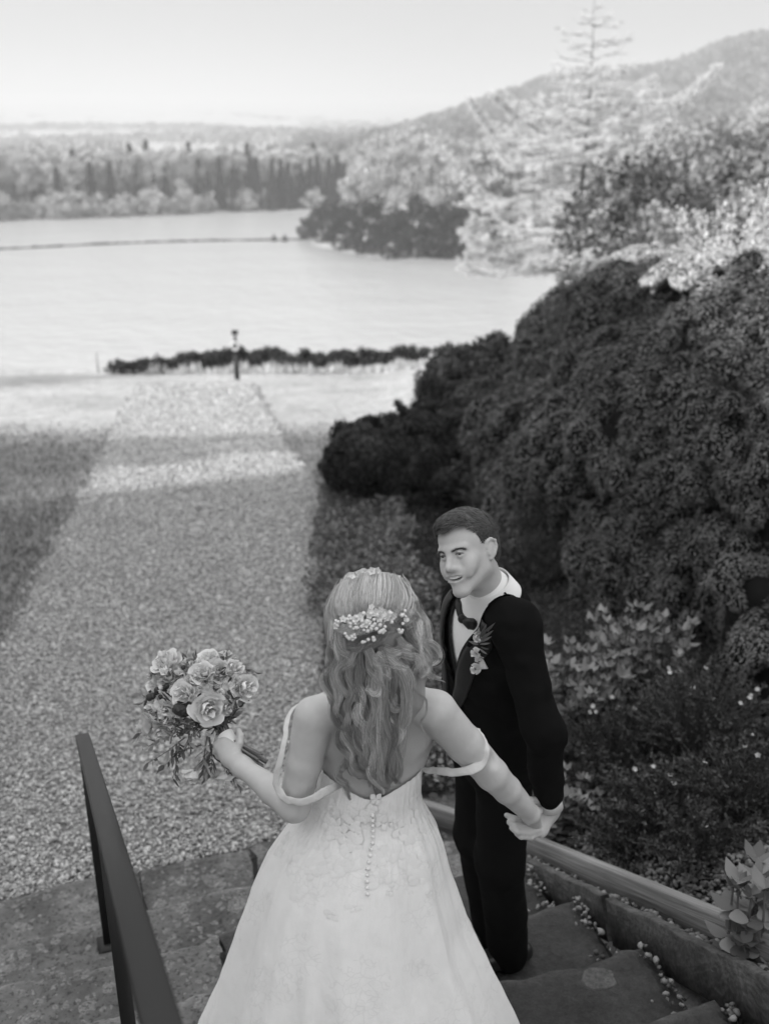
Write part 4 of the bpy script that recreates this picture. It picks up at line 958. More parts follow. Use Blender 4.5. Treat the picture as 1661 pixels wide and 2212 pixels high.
def head(S, c, M, s=1.0, female=False, smile=True):
    """head about .235 m tall centred at c; local x = person's left, y = face, z = up"""
    w = lambda *p: c + M @ (np.array(p) * s)
    def E(p, r_, k=.02, op='+'): S.ell(w(*p), np.array(r_) * s, M, k * s, op)
    def Cc(a, b, ra, rb=None, k=.012, op='+'): S.cap(w(*a), w(*b), ra * s, (rb if rb else ra) * s, k * s, op)
    E((0, -.020, .036), (.075, .096, .080)); E((0, .004, .05), (.068, .080, .064), .03)
    E((0, .026, -.025), (.048, .058, .088), .04)
    for q_ in (-1, 1): Cc((q_ * .006, .089, .008), (q_ * .0115, .0905, -.028), .0060, .0080, .010)
    for q_ in (-1, 1):
        Cc((q_ * .043, .005, -.052), (q_ * .012, .076, -.102), .018, .013, .03)
        E((q_ * .042, .058, -.020), (.019, .022, .018), .03)
        Cc((q_ * .050, -.005, -.02), (q_ * .044, .0, -.052), .020, .016, .03)
        Cc((q_ * .010, .089, .022), (q_ * .044, .073, .023), .0095, .008, .014)       # brow ridge
        E((q_ * .031, .098, .006), (.0165, .016, .0115), .012, '-')                    # socket
        E((q_ * .0305, .0725, .005), (.0105, .0110, .0105), .003)                      # ball under the lids
        Cc((q_ * .0165, .0845, .0065), (q_ * .0300, .0880, .0125), .0034, .0034, .004); Cc((q_ * .0300, .0880, .0125), (q_ * .0440, .0760, .0060), .0034, .0030, .004)
        Cc((q_ * .0170, .0840, .0015), (q_ * .0300, .0872, -.0012), .0030, .0036, .005); Cc((q_ * .0300, .0872, -.0012), (q_ * .0440, .0760, .0020), .0034, .0030, .005)
        E((q_ * .0115, .0985, -.032), (.0075, .0105, .0070), .006)
        E((q_ * .007, .106, -.0400), (.0035, .005, .003), .003, '-')
        # ear
        ec = np.array([q_ * .073, -.004, -.006])
        pts = [ec + [0, .012, .010], ec + [q_ * .006, .008, .027], ec + [q_ * .011, -.006, .033], ec + [q_ * .015, -.020, .024], ec + [q_ * .014, -.022, .004], ec + [q_ * .009, -.012, -.014], ec + [q_ * .003, .004, -.026], ec + [0, .008, -.022]]
        for a, b in zip(pts[:-1], pts[1:]): Cc(a, b, .0042, k=.003)
        E(ec + [q_ * .004, -.006, .003], (.0075, .019, .029), .004); E(ec + [q_ * .003, .002, -.023], (.005, .008, .008), .004)
        Cc(ec + [q_ * .004, .012, -.004], ec + [q_ * .005, .010, -.012], .004, k=.004)
        if smile: Cc((q_ * .018, .094, -.034), (q_ * .043, .074, -.060), .0060, .0065, .008); E((q_ * .042, .068, -.040), (.016, .018, .016), .02)
    Cc((0, .0895, .014), (0, .1130, -.026), .0075, .0095, .012); E((0, .1120, -.0290), (.0105, .0105, .0095), .008)  # nose
    E((0, .082, -.103), (.019, .017, .015), .02)                                      # chin
    E((0, .082, -.062), (.030, .020, .026), .02)
    mw = .038 if smile else .020; up_ = .009 if smile else 0
    mz = -.060
    for q_ in (-1, 1):
        Cc((0, .1020, mz + .0045), (q_ * mw * .6, .0960, mz + .004 + up_ * .3), .0042, .0038, .004); Cc((q_ * mw * .6, .0960, mz + .004 + up_ * .3), (q_ * mw, .0840, mz + up_), .0038, .002, .004)
        Cc((0, .1000, mz - .0120 * (1 if smile else .6)), (q_ * mw * .6, .0945, mz - .0075 * (1 if smile else .6)), .0048, .0042, .004); Cc((q_ * mw * .6, .0945, mz - .0075 * (1 if smile else .6)), (q_ * mw, .0835, mz + up_ * .6), .0042, .002, .004)
    if smile:
        E((0, .1010, mz - .0015), (.032, .017, .0072), .003, '-')
    return w
def hand(S, wrist, palm, tips, thumb, rp=(.040, .030), thick=.013, fr=.0085, k=.006, pn=None):
    """palm from wrist to knuckle line (list of 4 knuckles), fingers as bent chains; all world points"""
    kn = [np.array(t[0]) for t in tips]
    for q_ in kn: S.cap(wrist, q_, .020, thick * .85, .012)
    for a, b in zip(kn[:-1], kn[1:]): S.cap(a, b, thick * .8, thick * .8, .008)
    for t, f in zip(tips, (1.0, 1.04, 1.0, .88)):
        m = len(t); S.chain([np.array(x) for x in t], [fr * f * v for v in np.linspace(1.08, .80, m)], k * .45)
    S.chain([np.array(x) for x in thumb], list(np.linspace(fr * 1.5, fr * .95, len(thumb))), k)

skin_m = mat('skin', .46, .46, .4, noise=[(9, .10), (60, .08), (300, .06)], bump=[(220, .12, .0008)])
skin_b = mat('skin_bride', .50, .50, .35, noise=[(7, .12), (50, .07)], bump=[(220, .1, .0008)])
dark_hair = mat('short_dark_hair', .085, .5, .5, isl=.85); hair_base = mat('hair_base', .045, .7, .3, noise=(60, .5), bump=(150, .5, .002))
def tone(N, Lk, mth, val, co):
    a = N.new('ShaderNodeAttribute'); a.attribute_name = 'tone'; return mth('MULTIPLY', val, a.outputs['Fac'])
blond = mat('blond_hair', .56, .40, .5, isl=.35, extra=tone); blond_base = mat('blond_base', .30, .6, .3, noise=[(14, .5)], bump=(40, .6, .004))
teeth_m = mat('teeth', .72, .3, .5); iris_m = mat('iris', .06, .2, .6); eye_m = mat('eye_white', .26, .25, .5)
shirt_m = mat('white_shirt', .74, .7, .25, noise=(5, .04), bump=(14, .25, .01)); velvet_m = mat('black_velvet', .006, .9, .06, bump=[(5, .5, .02), (400, .2, .001)]); satin_m = mat('black_satin', .013, .5, .3, bump=(8, .3, .01))
vest_m = mat('dark_waistcoat', .013, .75, .3, noise=(3, .2), bump=(10, .3, .01)); shoe_m = mat('black_shoe', .02, .3, .5)
petal_m = mat('cream_petal', .80, .6, .3, isl=.12, trans=.15); petal_d = mat('blush_petal', .62, .6, .3, isl=.2, trans=.15); leaf_g = mat('bouquet_leaf', .12, .55, .4, isl=.6); leaf_p = mat('dusty_leaf', .28, .6, .3, isl=.5)

# ================================================================== GROOM
GZ = RISE * 3
GT = frame(180 - 70, 4, 0)                 # torso: faces the camera's left, leaning a little
gL, gF = GT[:, 0], GT[:, 1]
gH = at(1011, 1192, 2.77); gN = at(1062, 1284, 2.85); gPel = np.array([.345, 2.70, GZ + .93])
groom = thing('person', (.44, 2.70, GZ), 'man in black tuxedo with bow tie and boutonniere, smiling and holding her hand', 'person')
GM = frame(180 - 39, -7, 23)
B = Solid()
GS = .93; gw = head(B, gH, GM, GS)
gSh = gN + np.array([0, 0, -.045]); LS, RS = gSh + gL * .155 + np.array([0, 0, .016]), gSh - gL * .150 + np.array([0, 0, -.050])
B.cap(gH + GM @ np.array([0, -.035, -.055]), gN + np.array([0, 0, -.03]), .051, .057, .03)
B.cap(gN + np.array([0, 0, -.05]), LS, .036, .046, .03); B.cap(gN + np.array([0, 0, -.05]), RS, .036, .046, .03)
chest = gSh * .62 + gPel * .38; waist = gSh * .3 + gPel * .7
def tors(S, g=0.):
    up = unit(gSh - gPel); M = np.stack([gL, unit(np.cross(up, gL)), up], 1)
    S.ell(gSh * .78 + gPel * .22, (.165 + g, .105 + g, .16 + g), M, .05); S.ell(waist, (.145 + g, .10 + g, .20 + g), M, .06); S.ell(gPel, (.155 + g, .115 + g, .13 + g), M, .05); return M
tors(B)
LE, LW_ = at(1171, 1575, 2.70), at(1189, 1742, 2.79); RE, RW_ = RS - gF * .13 + np.array([0, 0, -.25]), gPel - gF * .15 - gL * .04 + np.array([0, 0, .02])
B.chain([LS, LE, LW_], [.046, .038, .027], .012); B.chain([RS, RE, RW_], [.046, .038, .027], .03)
g_hip = [gPel + gL * .085, gPel - gL * .085]; g_foot = [at(1100, 2068, 3.50), at(1060, 2040, 3.62)]
for f in g_foot: f[2] = GZ + .09
g_knee = [g_hip[i] * .48 + g_foot[i] * .52 + gF * .03 for i in (0, 1)]
for i in (0, 1): B.chain([g_hip[i], g_knee[i], g_foot[i]], [.085, .055, .04], .03)
# his left hand closes round her hand
A_ = lambda x, y, z: at(x, y, z)
hand(B, A_(1186, 1748, 2.80), None,
     [[A_(1172, 1768, 2.79), A_(1140, 1772, 2.745), A_(1110, 1768, 2.72), A_(1094, 1761, 2.722)],
      [A_(1173, 1780, 2.785), A_(1140, 1786, 2.733), A_(1111, 1784, 2.708), A_(1099, 1776, 2.712)],
      [A_(1172, 1790, 2.78), A_(1142, 1799, 2.727), A_(1116, 1797, 2.703), A_(1105, 1789, 2.706)],
      [A_(1168, 1798, 2.775), A_(1146, 1809, 2.733), A_(1125, 1808, 2.712), A_(1115, 1801, 2.712)]],
     [A_(1182, 1742, 2.795), A_(1165, 1729, 2.775), A_(1145, 1730, 2.745), A_(1127, 1738, 2.735)], thick=.017, fr=.0095)
B.cap(A_(1186, 1750, 2.80), A_(1168, 1775, 2.815), .024, .022, .02); B.cap(A_(1186, 1750, 2.80), A_(1160, 1745, 2.815), .022, .018, .02)
rw = RW_; hand(B, rw, None, [[rw + np.array([dx, .02, -.08]), rw + np.array([dx, .0, -.12]), rw + np.array([dx, -.02, -.15])] for dx in (-.03, -.01, .01, .03)], [rw + np.array([.02, -.01, -.03]), rw + np.array([.04, -.03, -.07]), rw + np.array([.04, -.04, -.10])])
V, Q = B.mesh(.0036); V = relax(V, Q, 1); attach(groom, make_mesh('body', V, Q, skin_m))
# finer skin for the visible head is the same surface; eyes, brows, teeth and hair are set on it
for q_, nm in ((1, 'eye'), (-1, 'eye')):
    c = gw(q_ * .0305, .0738, .005); V, F = ico(2); e = make_mesh('eye', V * .0128 * GS + c, F, eye_m)
    look = unit(GM @ np.array([-.05 if q_ > 0 else .0, 1.0, -.02])); V2, F2 = ico(2)
    V2 = V2 * .0070 * GS + c + look * .0073; ir = make_mesh('iris', V2, F2, iris_m); attach(groom, e, ir)
for q_ in (-1, 1):
    L_ = smooth_line([gw(q_ * .012, .16, .0175), gw(q_ * .024, .16, .0205), gw(q_ * .037, .16, .0205), gw(q_ * .047, .16, .0150)], 120) + np.outer(rng.normal(0, .0014, 120), GM[:, 2]); tt = B.hit(L_, np.tile(-GM[:, 1], (120, 1)), 0, .14, 120); L_ = L_ - GM[:, 1] * (tt - .0008)[:, None]
    P0 = L_; d = np.tile(unit(GM @ np.array([q_ * 1.0, -.25, .18])), (120, 1)) + rng.normal(0, .12, (120, 3))
    P = P0[:, None] + unit(d)[:, None] * (np.linspace(0, 1, 3)[None, :, None] * .0085); Vb, Qb = batch_tubes(P, np.tile([.00036, .00036, .00016], (120, 1)), 3)
    attach(groom, make_mesh('eyebrow', Vb, Qb, dark_hair))
    L_ = smooth_line([gw(q_ * .0165, .0868, .0060), gw(q_ * .0300, .0915, .0105), gw(q_ * .0450, .0775, .0048)], 10); Vb, Fb = tube(L_, [.0008, .0014, .0016, .0017, .0017, .0017, .0017, .0016, .0014, .0007], 5); attach(groom, make_mesh('eyelashes', Vb, Fb, dark_hair))
tm = Solid(); 
for i in range(-6, 7):
    x = i * .0047; y = .0965 - 13 * x * x; tm.ell(gw(x, y, -.0590 + 7 * x * x), np.array([.0026, .003, .0046]) * GS, GM, .0016)
V, Q = tm.mesh(.0007); attach(groom, make_mesh('teeth', V, Q, teeth_m))
V, F = ico(2); attach(groom, make_mesh('mouth', (V * np.array([.029, .008, .0060]) * GS) @ GM.T + gw(0, .0855, -.0605), F, mat('mouth_dark', .05, .5, .3)))
# short side-parted hair: shell plus combed strands
def hair_limit(p):
    """p local; True where the scalp carries hair"""
    x, y, z = p[..., 0], p[..., 1], p[..., 2]; a = np.abs(x)
    front = z > .079 + .010 * np.exp(-((a - .040) / .014) ** 2) - .006 * np.exp(-(a / .02) ** 2)     # hairline above the forehead
    temple = (y < .052 - np.clip(.085 - z, 0, 1) * .45) & (z > -.002)
    side = (y < .030) & (z > -.012); burn = (y < .026) & (y > .004) & (z > -.030) & (a > .055)
    back = (y < -.018) & (z > -.065)
    ear = (a > .068) & (np.abs(y + .010) < .022) & (z < .026) & (z > -.04)
    return ((front & (y < .095)) | (temple & (z > .03)) | side | burn | back) & ~(ear & ~burn)
def scalp(n, off):
    d = unit(rng.normal(0, 1, (n, 3))); p = d * np.array([.0765, .0975, .082]) * .98 + np.array([0, -.020, .036]); 
    return p, d
Hs = Solid(); Hs.ell(gw(0, -.022, .040), np.array([.0765, .096, .081]) * GS / .96, GM, .02); Hs.ell(gw(0, .010, .062), np.array([.066, .082, .064]) * GS, GM, .03); Hs.ell(gw(.006, .058, .094), np.array([.046, .028, .022]) * GS, GM, .03)
Hs.ell(gw(0, -.06, -.02), np.array([.058, .045, .055]) * GS, GM, .04)
V, Q = Hs.mesh(.003); loc_ = ((V - gH) @ GM) / GS
keep = hair_limit(loc_ - np.array([0, 0, 0])); V = V + rng.normal(0, .0006, V.shape)
attach(groom, make_mesh('hair', V, Q[keep[Q].all(1)], hair_base))
n = 9000; p, d = scalp(n * 2, 0); P0 = gH + (p * GS) @ GM.T
dv = unit(P0 - gw(0, -.01, .02)); T = Hs.hit(gw(0, -.01, .02)[None] + dv * .17, -dv, 0, .14, 90); P0 = gw(0, -.01, .02) + dv * (.17 - T)[:, None]
p = ((P0 - gH) @ GM) / GS; ok = hair_limit(p); P0, p = P0[ok], p[ok]; Nn = Hs.grad(P0); m = len(P0)
comb = np.where((p[:, 2:3] > .055), np.array([[-.75, .55, .1]]), np.array([[0, -.35, -1.0]])); comb = np.where((p[:, 1:2] < -.04), np.array([[0, -.1, -1.0]]), comb)
comb = comb + rng.normal(0, .10, comb.shape) + .35 * np.stack([vnoise(P0 * 60), vnoise(P0 * 60 + 7), vnoise(P0 * 60 + 3)], -1); cw_ = unit(comb @ GM.T); cw_ = unit(cw_ - Nn * (cw_ * Nn).sum(1)[:, None])
ln = np.where(p[:, 2] > .06, rng.uniform(.013, .023, m), rng.uniform(.006, .010, m)); u = np.linspace(0, 1, 5)
P = P0[:, None] - Nn[:, None] * .001 + cw_[:, None] * (u[None, :, None] * ln[:, None, None]) + Nn[:, None] * (.13 * ln[:, None, None] * np.sin(u * 2.6)[None, :, None])
Vb, Qb = batch_tubes(P, np.tile(np.array([.0006, .0006, .0005, .0004, .0002]), (m, 1)) * 1.15, 3); hs_ = make_mesh('hair_strands', Vb, Qb, dark_hair); attach(groom, hs_)

# clothes. shirt under jacket under lapels; the jacket is cut open with a deep V
up = unit(gSh - gPel); TM = np.stack([gL, unit(np.cross(up, gL)), up], 1); TF = TM[:, 1] if TM[:, 1] @ gF > 0 else -TM[:, 1]; TM[:, 1] = TF
tl = lambda x, y, z: gSh + TM @ np.array([x, y, z])       # torso coordinates: left, forward, up from the shoulder line
def clothes(g, arms=True, sleeve=.010, bottom=None):
    S = Solid(); M = TM
    S.ell(tl(0, .0, -.13), (.172 + g, .112 + g, .17 + g), M, .05); S.ell(tl(0, 0, -.30), (.155 + g, .108 + g, .20 + g), M, .06)
    S.cap(gN + np.array([0, 0, -.045]), LS + np.array([0, 0, .004]), .046 + g, .050 + g, .04); S.cap(gN + np.array([0, 0, -.045]), RS + np.array([0, 0, .004]), .046 + g, .050 + g, .04)
    return S
hd = gH + GM @ np.array([0, -.03, -.06]); sh = clothes(.004); sh.cap(gN + unit(gN - hd) * .09, gN + unit(hd - gN) * .012, .070, .0665, .03)
V, Q = sh.mesh(.005); attach(groom, make_mesh('shirt', V, Q, shirt_m))
# collar: band round the neck with turned wings
def ring_pts(c, rx, ry, M, n=40, tilt=0):
    a = np.linspace(0, 2 * math.pi, n, endpoint=False); return a, c + (np.stack([rx * np.sin(a), ry * np.cos(a), tilt * np.cos(a)], -1)) @ M.T
nu = unit(hd - gN) * .6 + TM[:, 2] * .4; nu = unit(nu); cf = unit(TM[:, 1] - nu * (TM[:, 1] @ nu)); CM = np.stack([np.cross(cf, nu), cf, nu], 1)
a, r0 = ring_pts(gN + CM @ np.array([0, 0, -.050]), .074, .078, CM, 48, -.020); _, r1 = ring_pts(gN + CM @ np.array([0, 0, .046]), .058, .060, CM, 48, -.004); _, r2 = ring_pts(gN + CM @ np.array([0, 0, .048]), .061, .063, CM, 48, -.004); _, r3 = ring_pts(gN + CM @ np.array([0, 0, -.035]), .078, .086, CM, 48, -.024)
V = np.vstack([r0, r1, r2, r3]); j = np.arange(48); Q = np.vstack([np.stack([k * 48 + j, k * 48 + (j + 1) % 48, (k + 1) * 48 + (j + 1) % 48, (k + 1) * 48 + j], -1) for k in range(3)])
attach(groom, make_mesh('collar', V, Q, shirt_m))
# waistcoat and jacket are solids with a wedge cut away in front
def wedge(S, zt, zb, w_, k=.004):
    """cuts a V whose point is at height zb and whose half width at zt is w_"""
    n = 9
    for i in range(n):
        f = i / (n - 1); z = zb + (zt - zb) * f; hw = max(.002, w_ * f ** 1.05)
        S.ell(tl(0, .14, z), (hw, .075 + .02 * f, (zt - zb) / n * 1.1), TM, k, '-')
def prism_cut(V, Q, zt, zb, w_, x0=0.):
    L_ = (V - gSh) @ TM; hw = w_ * np.clip((L_[:, 2] - zb) / (zt - zb), 0, 1.0) ** 1.1; ins = (np.abs(L_[:, 0] - x0) < hw) & (L_[:, 1] > -.02) & (L_[:, 2] > zb)
    Q = Q[~ins[Q].all(1)]; us = np.unique(Q[ins[Q]]); L_[us, 0] = np.sign(L_[us, 0] + 1e-9) * hw[us]; V[us] = gSh + L_[us] @ TM.T
    return Q
vs = clothes(.010); V, Q = vs.mesh(.004); Q = prism_cut(V, Q, -.01, -.205, .064); attach(groom, make_mesh('waistcoat', V, Q, vest_m))
for k in range(3):
    c = tl(.0, .14, -.25 - .06 * k); t = vs.hit(c[None] + TF * .2, -TF[None], 0, .4)[0]; V, F = ico(1); attach(groom, make_mesh('waistcoat_button', V * .007 + c + TF * (.2 - t), F, satin_m))
def jacket_solid(g=.020):
    S = clothes(g)
    S.ell(tl(0, -.005, -.42), (.165 + g, .120 + g, .20 + g), TM, .07); S.ell(tl(.01, .0, -.56), (.168 + g, .125 + g, .10), TM, .06)
    S.chain([LS + np.array([0, 0, .002]), LE, LW_ + (LE - LW_) * .16], [.062, .054, .041], .035)
    S.chain([RS + np.array([0, 0, .002]), RE, RW_], [.068, .058, .043], .035)
    return S
jk = jacket_solid()
fold = lambda G: .007 * vnoise(G * np.array([13, 13, 10])) + .004 * vnoise(G * np.array([24, 24, 40]) + 5)
V, Q = jk.mesh(.0055, fold); Q = prism_cut(V, Q, -.0, -.36, .082, .0)
# trim the sleeve end so the cuff shows
attach(groom, make_mesh('jacket', V, Q, velvet_m))
ax_ = unit(LW_ - LE); a, r0 = None, None
sx_ = unit(np.cross(ax_, [0, 1, 0])); sy_ = np.cross(ax_, sx_); cuff = []
for s_, r_ in ((-.030, .032), (.004, .035), (.004, .0325), (-.03, .030)):
    aa = np.linspace(0, 2 * math.pi, 32, endpoint=False); cuff.append(LW_ - ax_ * .0 + ax_ * s_ + r_ * (np.cos(aa)[:, None] * sx_ + np.sin(aa)[:, None] * sy_))
j = np.arange(32); Q = np.vstack([np.stack([k * 32 + j, k * 32 + (j + 1) % 32, (k + 1) * 32 + (j + 1) % 32, (k + 1) * 32 + j], -1) for k in range(3)])
attach(groom, make_mesh('shirt_cuff', np.vstack(cuff), Q, shirt_m))
aj = np.radians(np.linspace(48, 312, 44)); rows = [gN + (np.stack([r_ * np.sin(aj), (r_ + .002) * np.cos(aj), np.full(44, z_)], -1)) @ CM.T for r_, z_ in ((.078, -.034), (.080, -.012), (.086, -.010), (.094, -.034), (.100, -.058))]
V = np.vstack(rows); i = np.arange(4)[:, None] * 44; jj = np.arange(43)[None]; jc = make_mesh('jacket_collar', V, np.stack([i + jj, i + jj + 1, i + 44 + jj + 1, i + 44 + jj], -1).reshape(-1, 4), velvet_m); attach(groom, jc)
# satin shawl lapels draped on the jacket: strips between an inner and an outer edge line
def drape(L2, S, off):
    """L2 (n,2) torso (x,z) -> points on solid S seen from in front"""
    P = np.array([tl(x, .35, z) for x, z in L2]); t = S.hit(P, np.tile(-TF, (len(P), 1)), 0, .45, 90); return P - TF * t[:, None] + TF * off
for q_ in (-1, 1):
    zi = np.linspace(.03, -.36, 26); inner = np.stack([q_ * .082 * np.clip((zi + .36) / .36, 0, 1.0) ** 1.1, zi], -1)
    f = (zi + .36) / .39; wd = .070 * np.sin(math.pi * np.clip(.12 + f * .72, 0, 1)) ** .8 * np.where(f < .12, f / .12, 1); outer = inner + np.stack([q_ * wd, wd * .12], -1)
    rows = [drape(inner * (1 - w_) + outer * w_, jk, .003 + .003 * math.sin(math.pi * w_)) for w_ in np.linspace(0, 1, 6)]
    V = np.vstack(rows); m = 26; i = np.arange(5)[:, None] * m; jj = np.arange(m - 1)[None]; Q = np.stack([i + jj, i + jj + 1, i + m + jj + 1, i + m + jj], -1).reshape(-1, 4)
    lp = make_mesh('lapel', V, Q, satin_m); so = lp.modifiers.new('thick', 'SOLIDIFY'); so.thickness = .003; so.offset = 0; attach(groom, lp)
# trousers and shoes
T_ = Solid(); T_.ell(gPel + np.array([0, 0, -.02]), (.150, .122, .15), TM, .05)
for i in (0, 1):
    ft = g_foot[i] + np.array([0, 0, -.045]); T_.chain([g_hip[i] + np.array([0, 0, .02]), g_knee[i], ft], [.096, .080, .068], .03)
fold2 = lambda G: .005 * vnoise(G * np.array([14, 14, 5])) + .003 * vnoise(G * 24)
V, Q = T_.mesh(.006, fold2); attach(groom, make_mesh('trousers', V, Q, velvet_m))
for i in (0, 1):
    So = Solid(); f = g_foot[i].copy(); f[2] = GZ + .035; d = unit(gF * np.array([1, 1, 0])); So.cap(f - d * .05, f + d * .10, .038, .034, .03); So.cap(f + d * .06, f + d * .17, .034, .028, .02); So.ell(f + d * .05 - np.array([0, 0, .05]), (.2, .2, .018), None, .004, '-')
    V, Q = So.mesh(.005); attach(groom, make_mesh('shoe', V, Q, shoe_m))
# bow tie
bt = Solid(); c = gN + CM @ np.array([0, .094, -.032])
bM = CM @ np.array([[1, 0, 0], [0, 1, 0], [0, 0, 1.]])
A1 = Acc()
for q_ in (-1, 1):
    sec = [(0, .007, .008), (.008, .008, .010), (.016, .012, .012), (.034, .027, .012), (.052, .034, .007), (.054, .033, .003)]; ta = R(9) * q_
    V = np.array([c + bM @ np.array([q_ * x * math.cos(ta) + z * sz_q * math.sin(ta), .004 + y * sy_q - .010 * (x / .05) ** 2, z * sz_q * math.cos(ta) - q_ * x * math.sin(ta)]) for x, z, y in sec for sy_q, sz_q in ((1, -.9), (1.25, 0), (1, .9), (.3, 1), (-1, .8), (-1, -.8), (.3, -1))])
    n_ = 7; i = np.arange(len(sec) - 1)[:, None] * n_; j = np.arange(n_)[None]; A1.add(V, [np.stack([i + j, i + (j + 1) % n_, i + n_ + (j + 1) % n_, i + n_ + j], -1).reshape(-1, 4), np.array([[35 + 0, 35 + k, 35 + k + 1] for k in range(1, 6)])])
V, F = ico(2); A1.add(V * np.array([.012, .012, .014]) @ bM.T + c + bM @ np.array([0, .012, 0]), F)
attach(groom, A1.build('bow_tie', satin_m))
# ------------------------------------------------------------------ flowers
def rose(c, D, r_, m, rings=5, parent=None, name='rose', open_=1.0):
    """spiral of cupped petals around axis D"""
    D = unit(D); X = unit(np.cross(D, [.3, .1, 1])); Y = np.cross(D, X); A = Acc(); u = np.linspace(-1, 1, 9); v = np.linspace(0, 1, 7)
    for k in range(rings * 3 + 2):
        f = (k + 1) / (rings * 3 + 2); a0 = k * 2.4; rad = r_ * (.12 + .80 * f ** .85) * open_; wdt = 1.15 - .25 * f; hgt = r_ * (1.05 - .35 * f)
        U, Vv = np.meshgrid(u, v, indexing='ij'); ang = a0 + U * wdt * .85 + .12 * math.sin(k * 1.7); flare = (Vv ** 2) * f ** 2 * .55 * open_
        rr = rad * (.35 + .65 * np.sin(Vv * math.pi * .5) ** .7) + r_ * flare * .6; zz = hgt * Vv * (1 - .12 * U ** 2 * Vv) - r_ * .32 * f - r_ * flare * .35
        zz = zz + .10 * r_ * np.sin(U * 4 + k * 1.3) * Vv; rr = rr + .13 * r_ * vnoise(np.stack([ang * 2, Vv * 3, ang * 0 + k], -1))
        P = c + rr[..., None] * (np.cos(ang)[..., None] * X + np.sin(ang)[..., None] * Y) + zz[..., None] * D
        n1, n2 = P.shape[:2]; i = (np.arange(n1 - 1)[:, None] * n2 + np.arange(n2 - 1)[None]).ravel(); A.add(P.reshape(-1, 3), np.stack([i, i + 1, i + n2 + 1, i + n2], -1))
    o = A.build(name, m); 
    if parent: attach(parent, o)
    return o
def leaf_shape(A, a, D, S, L, W, curl=.25, n=7):
    u = np.linspace(0, 1, n); wv_ = W * np.sin(math.pi * u ** .8) * .5; Nn = unit(np.cross(D, S)); mid = a + D * (u * L)[:, None] + Nn * (curl * L * u ** 2)[:, None]
    V = np.vstack([mid - S * wv_[:, None] + Nn * (wv_ * .3)[:, None], mid, mid + S * wv_[:, None] + Nn * (wv_ * .3)[:, None]]); j = np.arange(n - 1)
    A.add(V, np.vstack([np.stack([j, j + 1, n + j + 1, n + j], -1), np.stack([n + j, n + j + 1, 2 * n + j + 1, 2 * n + j], -1)]))
# boutonniere: three blooms down the lapel with pointed leaves; pocket square
def on_jk(px, py, off=.01):
    r_ = ray(px, py)[None]; t = jk.hit(np.array([[0, 0, CAM_Z]]), r_, 2.2, 3.2, 160)[0]; return np.array([0, 0, CAM_Z]) + r_[0] * (t - off)
A1 = Acc()
for (x, y, s) in ((1031, 1377, .017), (1027, 1412, .016), (1034, 1427, .014), (1026, 1446, .0165)):
    rose(on_jk(x, y, .018), unit(np.array([-.3, -1, .45])) + rng.normal(0, .25, 3), s, petal_m, 3, groom, 'boutonniere_bloom', .85)
for (x, y, ex, ey) in ((1036, 1385, 1066, 1352), (1038, 1388, 1063, 1366), (1036, 1384, 1050, 1342), (1034, 1392, 1012, 1383), (1036, 1392, 1060, 1385), (1038, 1398, 1057, 1400), (1036, 1380, 1070, 1335), (1034, 1400, 1055, 1412), (1030, 1384, 1034, 1352), (1030, 1418, 1046, 1420)):
    a, b = on_jk(x, y, .012), on_jk(ex, ey, .022); leaf_shape(A1, a, unit(b - a), unit(np.cross(b - a, [0, 1, .3])), np.linalg.norm(b - a), .012, .1)
attach(groom, A1.build('boutonniere_leaf', leaf_p))
V = np.array([on_jk(1034, 1437, .006), on_jk(1053, 1445, .006), on_jk(1040, 1420, .008), on_jk(1028, 1446, .006)]); ps = make_mesh('pocket_square', V, [np.array([[0, 1, 2]]), np.array([[0, 3, 1]])], shirt_m, None, False)
so = ps.modifiers.new('thick', 'SOLIDIFY'); so.thickness = .003; attach(groom, ps)
# ================================================================== BRIDE
BZ = RISE * 4
bride = thing('person', (-.05, 2.12, BZ), 'woman in white lace wedding gown seen from behind, long wavy fair hair with flowers', 'person')
bH = at(797, 1338, 2.33); bN = at(806, 1462, 2.44); BM = frame(-22, 8, 0)
BT = frame(-6, 0, 0); bL, bF = BT[:, 0], BT[:, 1]      # she faces away: her left is the viewer's left
Bb = Solid(); bw = head(Bb, bH, BM, .93, True, False)
SL, SR = at(680, 1548, 2.44), at(940, 1536, 2.44)
Bb.cap(bH + BM @ np.array([0, -.03, -.05]), bN, .050, .050, .03)
c7 = at(808, 1500, 2.46)
Bb.cap(bN, c7, .05, .055, .03); Bb.cap(c7, SL, .050, .047, .05); Bb.cap(c7, SR, .050, .049, .05)
def bt_(S, g=0.):
    S.ell(at(806, 1590, 2.52) + [0, .02, 0], (.156 + g, .090 + g, .150 + g), None, .05)
    S.ell(at(800, 1700, 2.57) + [0, .02, 0], (.128 + g, .088 + g, .140), None, .06)
    S.ell(at(790, 1800, 2.62) + [0, .01, 0], (.132 + g, .095 + g, .10), None, .05)
bt_(Bb)
for (x, y) in ((735, 1570), (885, 1565)): Bb.ell(at(x, y, 2.475), (.058, .030, .080), None, .035)     # shoulder blades
EL, WL = at(636, 1742, 2.50), at(524, 1656, 2.60); ER, WR = at(1062, 1672, 2.56), at(1146, 1758, 2.70)
Bb.chain([SL, SL * .5 + EL * .5 + [0, 0, .0], EL], [.050, .0450, .0400], .010); Bb.chain([EL, EL * .6 + WL * .4, WL], [.0400, .0365, .0240], .010)
Bb.chain([SR, SR * .5 + ER * .5, ER], [.051, .0470, .0415], .010); Bb.chain([ER, ER * .62 + WR * .38, WR], [.0415, .0370, .0255], .010)
Bb.chain([at(785, 1840, 2.64), at(770, 2000, 2.72)], [.12, .15], .06); hipz = at(770, 2000, 2.72)
